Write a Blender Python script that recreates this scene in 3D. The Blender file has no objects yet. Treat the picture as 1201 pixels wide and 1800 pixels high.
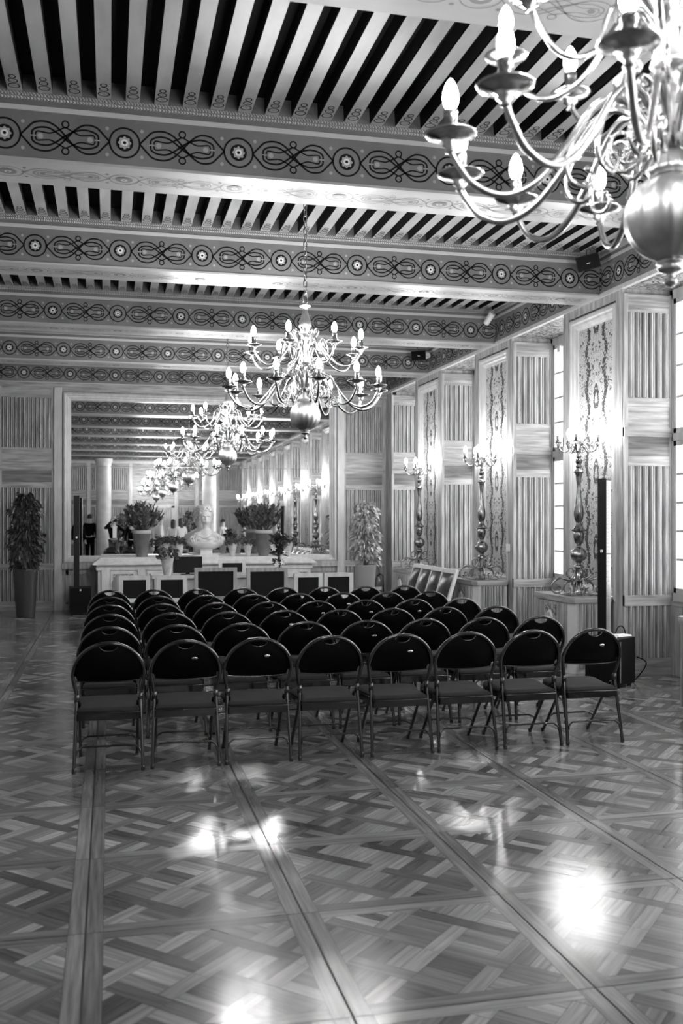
import bpy, bmesh, math, random
from mathutils import Vector, Matrix
PI = math.pi
rnd = random.Random(7)
SC = bpy.context.scene
COL = SC.collection

# ------------------------------------------------------------------ camera
YAW = 0.2322
cam_d = bpy.data.cameras.new('camera')
cam = bpy.data.objects.new('camera', cam_d); COL.objects.link(cam)
cam.location = (0, 0, 1.6)
cam.rotation_euler = (PI/2, 0, -YAW)
cam_d.sensor_fit = 'VERTICAL'; cam_d.lens = 35.0
cam_d.sensor_height = 35.0*1800/1725.0
cam_d.sensor_width = 35.0*1201/1725.0
cam_d.shift_y = 12.0/1800.0
cam_d.clip_start = 0.05
cam_d.dof.use_dof = True
cam_d.dof.focus_distance = 8.2
cam_d.dof.aperture_fstop = 3.0
SC.camera = cam

# ------------------------------------------------------------------ world / exposure
w = bpy.data.worlds.new('overcast_sky'); SC.world = w; w.use_nodes = True
bg = w.node_tree.nodes['Background']
bg.inputs[0].default_value = (1, 1, 1, 1); bg.inputs[1].default_value = 2.6
SC.view_settings.view_transform = 'Standard'
SC.view_settings.look = 'None'
SC.view_settings.gamma = 1.0
SC.view_settings.use_curve_mapping = False
SC.view_settings.exposure = 1.85
BULB_L = 88.0      # radiance of the lamp bulbs
SC.cycles.max_bounces = 10; SC.cycles.diffuse_bounces = 5; SC.cycles.glossy_bounces = 5
SC.cycles.transparent_max_bounces = 12

# ------------------------------------------------------------------ helpers
class MB:
    def __init__(s): s.v = []; s.f = []; s.m = []; s.sm = []
    def add(s, vs, fs, mi=0, smooth=False, M=None):
        o = len(s.v)
        if M is not None: vs = [tuple(M @ Vector(p)) for p in vs]
        s.v += [tuple(p) for p in vs]
        for q in fs:
            s.f.append(tuple(i+o for i in q)); s.m.append(mi); s.sm.append(smooth)
        return s
    def box(s, x0, x1, y0, y1, z0, z1, mi=0, M=None):
        vs = [(x, y, z) for z in (z0, z1) for y in (y0, y1) for x in (x0, x1)]
        fs = [(0,2,3,1), (4,5,7,6), (0,1,5,4), (2,6,7,3), (0,4,6,2), (1,3,7,5)]
        return s.add(vs, fs, mi, False, M)
    def prism(s, poly, axis, a0, a1, mi=0, smooth=False, M=None, caps=True):
        """poly: list of 2D; axis 'x','y','z' the extrusion axis"""
        n = len(poly)
        def P(p, a):
            if axis == 'z': return (p[0], p[1], a)
            if axis == 'y': return (p[0], a, p[1])
            return (a, p[0], p[1])
        vs = [P(p, a0) for p in poly] + [P(p, a1) for p in poly]
        fs = [(i, (i+1) % n, n+(i+1) % n, n+i) for i in range(n)]
        s.add(vs, fs, mi, smooth, M)
        if caps: s.add(vs, [tuple(range(n))[::-1], tuple(range(n, 2*n))], mi, False, M)
        return s
    def lathe(s, prof, n=24, mi=0, M=None, flute=0, fa=0.0, smooth=True, cap=True):
        vs = []; fs = []
        for (r, z) in prof:
            for k in range(n):
                a = 2*PI*k/n; rr = r*(1+fa*math.cos(flute*a)) if flute else r
                vs.append((rr*math.cos(a), rr*math.sin(a), z))
        for i in range(len(prof)-1):
            for k in range(n):
                fs.append((i*n+k, i*n+(k+1) % n, (i+1)*n+(k+1) % n, (i+1)*n+k))
        s.add(vs, fs, mi, smooth, M)
        if cap:
            s.add(vs, [tuple(range(n))[::-1], tuple(range((len(prof)-1)*n, len(prof)*n))], mi, False, M)
        return s
    def tube(s, pts, r, n=8, mi=0, M=None, closed=False, smooth=True):
        P = [Vector(p) for p in pts]; m = len(P)
        R = r if isinstance(r, (list, tuple)) else [r]*m
        T = []
        for i in range(m):
            if closed: t = P[(i+1) % m]-P[(i-1) % m]
            else: t = P[min(i+1, m-1)]-P[max(i-1, 0)]
            T.append(t.normalized() if t.length > 1e-9 else Vector((0, 0, 1)))
        u = T[0].orthogonal().normalized(); vs = []; fs = []
        for i in range(m):
            u = (u - T[i]*u.dot(T[i]))
            u = u.normalized() if u.length > 1e-6 else T[i].orthogonal().normalized()
            b = T[i].cross(u)
            for k in range(n):
                a = 2*PI*k/n
                vs.append(tuple(P[i]+(u*math.cos(a)+b*math.sin(a))*R[i]))
        for i in range(m if closed else m-1):
            j = (i+1) % m
            for k in range(n):
                fs.append((i*n+k, i*n+(k+1) % n, j*n+(k+1) % n, j*n+k))
        s.add(vs, fs, mi, smooth, M)
        if not closed:
            s.add(vs, [tuple(range(n))[::-1], tuple(range((m-1)*n, m*n))], mi, False, M)
        return s
    def ribbon(s, pts, wd, fn, mi=0, closed=False):
        """flat painted line: pts 2D, fn maps (s,t)->3D"""
        m = len(pts); vs = []; fs = []
        for i in range(m):
            a = pts[(i-1) % m] if (closed or i > 0) else pts[i]
            b = pts[(i+1) % m] if (closed or i < m-1) else pts[i]
            dx, dy = b[0]-a[0], b[1]-a[1]; L = math.hypot(dx, dy) or 1
            nx, ny = -dy/L*wd/2, dx/L*wd/2
            vs.append(fn(pts[i][0]+nx, pts[i][1]+ny)); vs.append(fn(pts[i][0]-nx, pts[i][1]-ny))
        for i in range(m if closed else m-1):
            j = (i+1) % m
            fs.append((2*i, 2*i+1, 2*j+1, 2*j))
        return s.add(vs, fs, mi)
    def disc(s, c, r, fn, mi=0, n=16, r0=0.0, lob=0):
        if r0 <= 0:
            vs = [fn(c[0]+r*(1+(.12*math.cos(lob*2*PI*k/n) if lob else 0))*math.cos(2*PI*k/n), c[1]+r*(1+(.12*math.cos(lob*2*PI*k/n) if lob else 0))*math.sin(2*PI*k/n)) for k in range(n)]
            return s.add(vs, [tuple(range(n))], mi)
        vs = [fn(c[0]+q*math.cos(2*PI*k/n), c[1]+q*math.sin(2*PI*k/n)) for q in (r0, r) for k in range(n)]
        return s.add(vs, [(k, (k+1) % n, n+(k+1) % n, n+k) for k in range(n)], mi)
    def build(s, name, mats, parent=None, loc=None, rotz=0.0):
        me = bpy.data.meshes.new(name); me.from_pydata(s.v, [], s.f)
        if not isinstance(mats, (list, tuple)): mats = [mats]
        for m in mats: me.materials.append(m)
        me.polygons.foreach_set('material_index', s.m)
        me.polygons.foreach_set('use_smooth', s.sm)
        me.update()
        o = bpy.data.objects.new(name, me); COL.objects.link(o)
        if parent: o.parent = parent
        if loc is not None: o.location = loc
        if rotz: o.rotation_euler[2] = rotz
        return o

def thing(name, label, cat, loc=(0, 0, 0), rotz=0.0, group=None):
    o = bpy.data.objects.new(name, None); COL.objects.link(o)
    o.empty_display_size = .1
    o.location = loc; o.rotation_euler = (0, 0, rotz); o['label'] = label; o['category'] = cat
    if group: o['group'] = group
    return o
def tag(o, label, cat, group=None):
    o['label'] = label; o['category'] = cat
    if group: o['group'] = group
    return o
def struct(o): o['kind'] = 'structure'; return o
def kids(o): return [c for c in COL.objects if c.parent == o]
TREE = {}
def dup(root, loc, rotz=None, label=None, group=None, skip=None):
    if root.name not in TREE: TREE[root.name] = [(c, [(g) for g in kids(c)]) for c in kids(root)]
    r = root.copy(); COL.objects.link(r); r.location = loc
    if rotz is not None: r.rotation_euler = (0, 0, rotz)
    if label: r['label'] = label
    if group: r['group'] = group
    for c, gs in TREE[root.name]:
        if skip and c.name.split('.')[0] == skip: continue
        k = c.copy(); COL.objects.link(k); k.parent = r
        for g in gs:
            d = g.copy(); COL.objects.link(d); d.parent = k
    return r
def spiral(cx, cy, r0, r1, a0, a1, n=14):
    return [(cx+(r0+(r1-r0)*i/n)*math.cos(a0+(a1-a0)*i/n), cy+(r0+(r1-r0)*i/n)*math.sin(a0+(a1-a0)*i/n)) for i in range(n+1)]
def smooth_pts(pts, k=4, closed=False):
    """Catmull-Rom through points of any dimension"""
    out = []; n = len(pts)
    for i in range(n if closed else n-1):
        p0 = pts[(i-1) % n] if closed or i > 0 else pts[i]
        p1 = pts[i]; p2 = pts[(i+1) % n]
        p3 = pts[(i+2) % n] if closed or i+2 < n else p2
        for j in range(k):
            t = j/k
            out.append(tuple(.5*((2*b)+(-a+c)*t+(2*a-5*b+4*c-d)*t*t+(-a+3*b-3*c+d)*t**3) for a, b, c, d in zip(p0, p1, p2, p3)))
    if not closed: out.append(tuple(pts[-1]))
    return out

# ------------------------------------------------------------------ materials (black-and-white picture: neutral greys)
def g(v): return (v, v, v, 1)
def mat(name, v, rough=.5, metal=0.0, spec=.5, coat=0.0, sheen=0.0):
    m = bpy.data.materials.new(name); m.use_nodes = True
    b = m.node_tree.nodes['Principled BSDF']
    b.inputs['Base Color'].default_value = g(v); b.inputs['Roughness'].default_value = rough
    b.inputs['Metallic'].default_value = metal; b.inputs['Specular IOR Level'].default_value = spec
    b.inputs['Coat Weight'].default_value = coat; b.inputs['Coat Roughness'].default_value = .12
    if sheen: b.inputs['Sheen Weight'].default_value = sheen; b.inputs['Sheen Roughness'].default_value = .4
    return m
def N(m, t, **kw):
    n = m.node_tree.nodes.new(t)
    for k, v in kw.items(): setattr(n, k, v)
    return n
def L(m, a, b): m.node_tree.links.new(a, b)
def noise_col(m, v0, v1, scale, stretch=(1, 1, 1), detail=5, bump=0.0, lo=.35, hi=.65, coord='Object', dist=0.0):
    b = m.node_tree.nodes['Principled BSDF']
    tc = N(m, 'ShaderNodeTexCoord'); mp = N(m, 'ShaderNodeMapping'); nz = N(m, 'ShaderNodeTexNoise'); cr = N(m, 'ShaderNodeValToRGB')
    mp.inputs['Scale'].default_value = stretch
    nz.inputs['Scale'].default_value = scale; nz.inputs['Detail'].default_value = detail; nz.inputs['Distortion'].default_value = dist
    cr.color_ramp.elements[0].position = lo; cr.color_ramp.elements[1].position = hi
    cr.color_ramp.elements[0].color = g(v0); cr.color_ramp.elements[1].color = g(v1)
    L(m, tc.outputs[coord], mp.inputs[0]); L(m, mp.outputs[0], nz.inputs['Vector']); L(m, nz.outputs['Fac'], cr.inputs[0])
    L(m, cr.outputs[0], b.inputs['Base Color'])
    if bump:
        bp = N(m, 'ShaderNodeBump'); bp.inputs['Strength'].default_value = bump; bp.inputs['Distance'].default_value = .01
        L(m, nz.outputs['Fac'], bp.inputs['Height']); L(m, bp.outputs[0], b.inputs['Normal'])
    return m

WOOD_V = noise_col(mat('oak_vertical_grain', .4, .38), .17, .43, 7, (3, 3, .35), 7, .15, .3, .7)
WOOD_H = noise_col(mat('oak_horizontal_grain', .4, .38), .15, .4, 7, (.35, .35, 4), 7, .15, .3, .7)
WOOD_D = noise_col(mat('dark_oak_board', .2, .36), .06, .2, 6, (.3, .3, 4), 8, .15, .3, .7, dist=.6)
WOOD_FRAME = noise_col(mat('pale_oak_moulding', .5, .34), .38, .52, 6, (2, 2, .5), 6, .1, .3, .7)
PAINT = noise_col(mat('painted_beam_ground', .2, .42), .125, .165, 3, (1, 1, 1), 6, .05)
PAINT_LIT = noise_col(mat('lamplit_soffit_ground', .3, .3), .3, .37, 3, (.3, 1, 1), 6, .05)  # same paint as the beam, lightened to put lamp light into the colour
INK = mat('ornament_black_paint', .003, .6, 0, .2)
INK_SOFT = mat('ornament_soft_paint', .16, .5)
DOT = mat('ornament_pale_paint', .3, .5)
PETAL = mat('ornament_white_paint', .62, .5)
STRIPE = mat('pale_stripe_paint', .45, .4)
JOIST = noise_col(mat('joist_wood', .4, .4), .27, .42, 5, (1, .3, 1), 7, .15, .3, .7)
SHADEC = mat('shaded_ceiling_boards', .012, .8, 0, .2)  # boards and joist sides darkened: shade of the gaps put into the colour
WHITE = mat('white_plaster', .7, .6)
BEADM = mat('gilt_bead_moulding', .4, .35)
def _bead():
    m = BEADM; b = m.node_tree.nodes['Principled BSDF']
    tc = N(m, 'ShaderNodeTexCoord'); w1 = N(m, 'ShaderNodeTexWave'); w1.bands_direction = 'DIAGONAL'
    w1.inputs['Scale'].default_value = 30; w1.inputs['Distortion'].default_value = 3
    cr = N(m, 'ShaderNodeValToRGB'); cr.color_ramp.elements[0].color = g(.12); cr.color_ramp.elements[1].color = g(.42)
    L(m, tc.outputs['Object'], w1.inputs[0]); L(m, w1.outputs['Fac'], cr.inputs[0]); L(m, cr.outputs[0], b.inputs['Base Color'])
    bp = N(m, 'ShaderNodeBump'); bp.inputs['Strength'].default_value = .5; bp.inputs['Distance'].default_value = .01
    L(m, w1.outputs['Fac'], bp.inputs['Height']); L(m, bp.outputs[0], b.inputs['Normal'])
_bead()
BRASS = noise_col(mat('polished_brass', .6, .22, 1.0), .3, .44, 14, (1, 1, 1), 3)
BRASS_B = noise_col(mat('brushed_brass', .6, .4, 1.0), .36, .5, 14, (1, 1, 1), 3)
BRASS_D = noise_col(mat('aged_bronze', .3, .26, 1.0), .14, .4, 12, (1, 1, 1), 3)
BLACKM = mat('black_enamelled_steel', .001, .09, 0, .7, .5)
BLACKP = mat('black_moulded_plastic', .0005, .42, 0, .11)
FABRIC = noise_col(mat('black_seat_fabric', .02, .9, sheen=.0), .004, .011, 400, (1, 1, 1), 2, .3)
STEEL = mat('bright_steel', .75, .25, 1.0)
BLACKBOX = mat('speaker_black', .003, .5, 0, .25)
GRILLE = mat('speaker_grille', .5, .5, .3)
MIRROR = mat('silvered_glass', .86, .0, 1.0)
MARBLE = noise_col(mat('white_marble', .6, .35), .55, .7, 6, (1, 1, 1), 6)
TERRA = noise_col(mat('terracotta', .25, .7), .17, .24, 8)
TERRA_R = mat('terracotta_rim', .36, .7)
POTW = mat('smooth_grey_planter', .3, .3)
POTD = mat('dark_metal_planter', .06, .35, .3)
LEAF = noise_col(mat('glossy_leaf', .12, .35), .03, .13, 20)
LEAF_L = noise_col(mat('pale_leaf', .3, .3), .2, .42, 20)
LEAF_D = noise_col(mat('dark_leaf', .05, .4), .012, .05, 20)
BARK = mat('stem_bark', .12, .8)
SOIL = mat('potting_soil', .02, .9)
PETALW = mat('white_petal', .7, .6)
KRAFT = noise_col(mat('kraft_paper_wrap', .5, .7), .4, .58, 12, (1, 1, 1), 4, .5)
LEATHER = mat('padded_leather', .025, .28)
UPH = mat('dark_chair_upholstery', .008, .8, 0, .2)
LIGHTOAK = noise_col(mat('light_oak_furniture', .6, .4), .5, .64, 6, (2, 2, .6), 6, .05, .3, .7)
CARVE = noise_col(mat('carved_oak', .3, .5), .07, .42, 45, (1, 1, 1), 3, 1.0, .4, .6)
SKIN = mat('skin', .4, .5); SUIT = mat('black_suit_cloth', .003, .9, 0, .1); SHIRT = mat('white_shirt_cloth', .6, .8)
HAIR_D = mat('dark_hair', .012, .5); HAIR_L = mat('pale_hair', .4, .6); TROUS = mat('grey_trouser_cloth', .05, .8)
PAPER = mat('white_paper', .8, .6)
PLASTW = mat('white_plastic', .7, .4)
STONE = noise_col(mat('polished_pale_column', .55, .15), .5, .62, 4)
BULB = bpy.data.materials.new('glowing_bulb'); BULB.use_nodes = True
_nt = BULB.node_tree; _nt.nodes.clear()
_e = _nt.nodes.new('ShaderNodeEmission'); _o = _nt.nodes.new('ShaderNodeOutputMaterial')
_e.inputs[1].default_value = BULB_L; _nt.links.new(_e.outputs[0], _o.inputs[0])
LED = bpy.data.materials.new('lit_indicator'); LED.use_nodes = True
LED.node_tree.nodes['Principled BSDF'].inputs['Base Color'].default_value = g(.9)
GLASS = bpy.data.materials.new('window_glass'); GLASS.use_nodes = True
def _glass(m):
    nt = m.node_tree; nt.nodes.clear()
    o = nt.nodes.new('ShaderNodeOutputMaterial'); mx = nt.nodes.new('ShaderNodeMixShader')
    t = nt.nodes.new('ShaderNodeBsdfTransparent'); gl = nt.nodes.new('ShaderNodeBsdfGlossy')
    gl.inputs['Roughness'].default_value = .02; mx.inputs[0].default_value = .08
    nt.links.new(t.outputs[0], mx.inputs[1]); nt.links.new(gl.outputs[0], mx.inputs[2]); nt.links.new(mx.outputs[0], o.inputs[0])
_glass(GLASS)
# damask: mirrored about the panel centre, repeating in height
DAMASK = mat('damask_silk', .4, .45)
def _damask(m, yc0, period, zrep):
    b = m.node_tree.nodes['Principled BSDF']
    ge = N(m, 'ShaderNodeTexCoord'); sp = N(m, 'ShaderNodeSeparateXYZ'); L(m, ge.outputs['Object'], sp.inputs[0])
    def M2(op, a, bb=None, c=None):
        n = N(m, 'ShaderNodeMath', operation=op)
        for i, x in enumerate((a, bb, c)):
            if x is None: continue
            if isinstance(x, (int, float)): n.inputs[i].default_value = x
            else: L(m, x, n.inputs[i])
        return n.outputs[0]
    ax = M2('ABSOLUTE', sp.outputs['Y'])
    zz = M2('PINGPONG', sp.outputs['Z'], zrep/2)
    zc = M2('SUBTRACT', M2('FLOORED_MODULO', sp.outputs['Z'], zrep), zrep/2)
    cb = N(m, 'ShaderNodeCombineXYZ'); L(m, ax, cb.inputs[0]); L(m, zc, cb.inputs[1])
    nz = N(m, 'ShaderNodeTexNoise'); nz.inputs['Scale'].default_value = 22; nz.inputs['Detail'].default_value = 3; nz.inputs['Distortion'].default_value = 1.6
    L(m, cb.outputs[0], nz.inputs['Vector'])
    # central palmette: ellipse bands around (0,0)
    ex = M2('MULTIPLY', ax, 11.0); ey = M2('MULTIPLY', zc, 4.6)
    rr = M2('SQRT', M2('ADD', M2('MULTIPLY', ex, ex), M2('MULTIPLY', ey, ey)))
    band = M2('MULTIPLY', M2('COSINE', M2('MULTIPLY', rr, 6.5)), .16)
    # outer vine: sinusoidal stem at the side
    vx = M2('ADD', .19, M2('MULTIPLY', M2('SINE', M2('MULTIPLY', zc, 2*PI/zrep*2)), .03))
    dv = M2('ABSOLUTE', M2('SUBTRACT', ax, vx))
    vine = M2('MULTIPLY', M2('SUBTRACT', .05, M2('MINIMUM', dv, .05)), 5.0)
    tot = M2('ADD', nz.outputs['Fac'], M2('SUBTRACT', M2('MULTIPLY', band, M2('LESS_THAN', rr, 1.2)), vine))
    cr = N(m, 'ShaderNodeValToRGB'); e = cr.color_ramp.elements
    e[0].position = .405; e[0].color = g(.015); e[1].position = .435; e[1].color = g(.46)
    e2 = cr.color_ramp.elements.new(.56); e2.color = g(.48); e3 = cr.color_ramp.elements.new(.6); e3.color = g(.22); e4 = cr.color_ramp.elements.new(.66); e4.color = g(.46)
    L(m, tot, cr.inputs[0]); L(m, cr.outputs[0], b.inputs['Base Color'])
_damask(DAMASK, 0, 0, .82)
# parquet
FLOORM = mat('oak_parquet_waxed', .15, .2)
def _floor(m):
    b = m.node_tree.nodes['Principled BSDF']
    at = N(m, 'ShaderNodeAttribute', attribute_name='tone'); uv = N(m, 'ShaderNodeUVMap')
    mp = N(m, 'ShaderNodeMapping'); mp.inputs['Scale'].default_value = (3, 55, 1)
    nz = N(m, 'ShaderNodeTexNoise'); nz.inputs['Scale'].default_value = 1; nz.inputs['Detail'].default_value = 6
    L(m, uv.outputs[0], mp.inputs[0]); L(m, mp.outputs[0], nz.inputs['Vector'])
    mr = N(m, 'ShaderNodeMapRange'); mr.inputs['From Min'].default_value = .3; mr.inputs['From Max'].default_value = .7
    mr.inputs['To Min'].default_value = .62; mr.inputs['To Max'].default_value = 1.25
    L(m, nz.outputs['Fac'], mr.inputs[0])
    mu = N(m, 'ShaderNodeMath', operation='MULTIPLY'); L(m, at.outputs['Fac'], mu.inputs[0]); L(m, mr.outputs[0], mu.inputs[1])
    tc = N(m, 'ShaderNodeTexCoord'); n2 = N(m, 'ShaderNodeTexNoise'); n2.inputs['Scale'].default_value = 1.3; n2.inputs['Detail'].default_value = 6
    L(m, tc.outputs['Object'], n2.inputs['Vector'])
    m2 = N(m, 'ShaderNodeMapRange'); m2.inputs['From Min'].default_value = .3; m2.inputs['From Max'].default_value = .7
    m2.inputs['To Min'].default_value = .75; m2.inputs['To Max'].default_value = 1.2; L(m, n2.outputs['Fac'], m2.inputs[0])
    mu2 = N(m, 'ShaderNodeMath', operation='MULTIPLY'); L(m, mu.outputs[0], mu2.inputs[0]); L(m, m2.outputs[0], mu2.inputs[1])
    L(m, mu2.outputs[0], b.inputs['Base Color'])
    m3 = N(m, 'ShaderNodeMapRange'); m3.inputs['From Min'].default_value = .3; m3.inputs['From Max'].default_value = .7
    m3.inputs['To Min'].default_value = .11; m3.inputs['To Max'].default_value = .24; L(m, n2.outputs['Fac'], m3.inputs[0]); L(m, m3.outputs[0], b.inputs['Roughness'])
    n3 = N(m, 'ShaderNodeTexNoise'); n3.inputs['Scale'].default_value = 9; n3.inputs['Detail'].default_value = 3
    L(m, tc.outputs['Object'], n3.inputs['Vector'])
    bp = N(m, 'ShaderNodeBump'); bp.inputs['Strength'].default_value = .06; bp.inputs['Distance'].default_value = .01
    L(m, n3.outputs['Fac'], bp.inputs['Height']); L(m, bp.outputs[0], b.inputs['Normal'])
    b.inputs['Specular IOR Level'].default_value = .6
_floor(FLOORM)
GAP = mat('parquet_joint', .008, .6)

# ================================================================== ROOM
XL, XR, YB, YF = -1.9, 5.1, 17.9, -4.6      # left wall, right wall, back wall (mirror), rear wall behind the camera
ZC = 3.98                                     # underside of beams and cornice
ZJ = 4.43; ZT = 4.55

# ---- parquet floor: Versailles panels, every plank its own polygon
def clip(poly, h):
    for (ax, sg) in ((0, 1), (0, -1), (1, 1), (1, -1)):
        out = []; n = len(poly)
        for i in range(n):
            a, b = poly[i], poly[(i+1) % n]
            da, db = h-sg*a[ax], h-sg*b[ax]
            if da >= 0: out.append(a)
            if (da >= 0) != (db >= 0):
                t = da/(da-db); out.append((a[0]+(b[0]-a[0])*t, a[1]+(b[1]-a[1])*t))
        poly = out
        if len(poly) < 3: return []
    return poly
def make_floor():
    S = .852; X0, Y0 = -.0902, 5.615; FR = .066; GP = .0011
    V = []; F = []; T = []; UV = []
    def plank(poly, ang, tone, uo, h=None, off=(0, 0)):
        if h is not None: poly = clip(poly, h)
        if len(poly) < 3: return
        i0 = len(V); ca, sa = math.cos(ang), math.sin(ang)
        for (x, y) in poly:
            V.append((x+off[0], y+off[1], 0)); UV.append(((x*ca+y*sa)+uo, (-x*sa+y*ca)+uo*.37))
        F.append(tuple(range(i0, len(V)))); T.append(tone)
    def tone(a=.04, b=.3):
        return a+(b-a)*rnd.random()**1.3
    h = S/2-FR
    Pp = h*2*math.sqrt(2)/4.0; bw = .07; q = bw/2-GP; c = (Pp-bw)
    for i in range(-3, 8):
        for j in range(-13, 16):
            cx, cy = X0+(i+.5)*S, Y0+(j+.5)*S
            if cx < XL-.6 or cx > 6.2 or cy > YB+.5 or cy < YF-.5: continue
            H = S/2; e = .0028
            for s in (-1, 1):     # long side planks then end planks
                x0, x1 = (H-FR+GP, H-.0042) if s > 0 else (-H+.0042, -H+FR-GP)
                plank([(x0, -H+e), (x1, -H+e), (x1, H-e), (x0, H-e)], PI/2, tone(.13, .26), rnd.random()*99, None, (cx, cy))
                y0, y1 = (H-FR+GP, H-e) if s > 0 else (-H+e, -H+FR-GP)
                plank([(-H+FR+GP, y0), (H-FR-GP, y0), (H-FR-GP, y1), (-H+FR+GP, y1)], 0, tone(.13, .26), rnd.random()*99, None, (cx, cy))
            k = math.sqrt(.5)
            def R(p): return ((p[0]-p[1])*k, (p[0]+p[1])*k)
            hh = h-GP
            btA = [tone(.14, .32) for _ in range(9)]; btB = [tone(.08, .19) for _ in range(9)]
            for a in range(-3, 4):
                for b in range(-3, 4):
                    ux, uy = a*Pp, b*Pp
                    if abs(ux)+abs(uy) > h*2.9: continue
                    # band along p (continuous over even crossings)
                    over = (a+b) % 2 == 0
                    ext = Pp/2
                    if over:
                        plank([R(p) for p in ((ux-ext-q+ (Pp/2-0), uy-q), (ux+Pp-bw/2-GP, uy-q), (ux+Pp-bw/2-GP, uy+q), (ux-ext-q+(Pp/2), uy+q))], PI/4, btA[b+4], a+b*7.3, hh, (cx, cy))
                        plank([R(p) for p in ((ux-q, uy+bw/2+GP), (ux+q, uy+bw/2+GP), (ux+q, uy+Pp-bw/2-GP), (ux-q, uy+Pp-bw/2-GP))], -PI/4, btB[a+4], b+a*5.1, hh, (cx, cy))
                    else:
                        plank([R(p) for p in ((ux+bw/2+GP, uy-q), (ux+Pp-bw/2-GP, uy-q), (ux+Pp-bw/2-GP, uy+q), (ux+bw/2+GP, uy+q))], PI/4, btA[b+4], a+b*7.3, hh, (cx, cy))
                        plank([R(p) for p in ((ux-q, uy-q), (ux+q, uy-q), (ux+q, uy+Pp-bw/2-GP), (ux-q, uy+Pp-bw/2-GP))], -PI/4, btB[a+4], b+a*5.1, hh, (cx, cy))
                    # cell filled with two planks
                    x0, y0 = ux+bw/2, uy+bw/2
                    d = rnd.random() < .5; nn = 3
                    for s in range(nn):
                        a0, a1 = s*c/nn+GP, (s+1)*c/nn-GP
                        if d: pp = ((x0+a0, y0+GP), (x0+a1, y0+GP), (x0+a1, y0+c-GP), (x0+a0, y0+c-GP)); an = -PI/4
                        else: pp = ((x0+GP, y0+a0), (x0+c-GP, y0+a0), (x0+c-GP, y0+a1), (x0+GP, y0+a1)); an = PI/4
                        plank([R(p) for p in pp], an, tone(.08, .38), rnd.random()*99, hh, (cx, cy))
    me = bpy.data.meshes.new('floor'); 
    n0 = len(V); V += [(XL-.3, YF-.3, -.002), (6.0, YF-.3, -.002), (6.0, YB+.3, -.002), (XL-.3, YB+.3, -.002)]
    F.append((n0, n0+1, n0+2, n0+3))
    me.from_pydata(V, [], F); me.materials.append(FLOORM); me.materials.append(GAP)
    me.polygons[len(F)-1].material_index = 1
    at = me.attributes.new('tone', 'FLOAT', 'FACE'); at.data.foreach_set('value', T+[.01])
    uvl = me.uv_layers.new(name='UVMap'); UV2 = UV+[(0, 0)]*4
    flat = []
    for p in me.polygons:
        for vi in p.vertices: flat += list(UV2[vi])
    uvl.data.foreach_set('uv', flat)
    o = bpy.data.objects.new('floor', me); COL.objects.link(o); struct(o)
make_floor()

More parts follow.
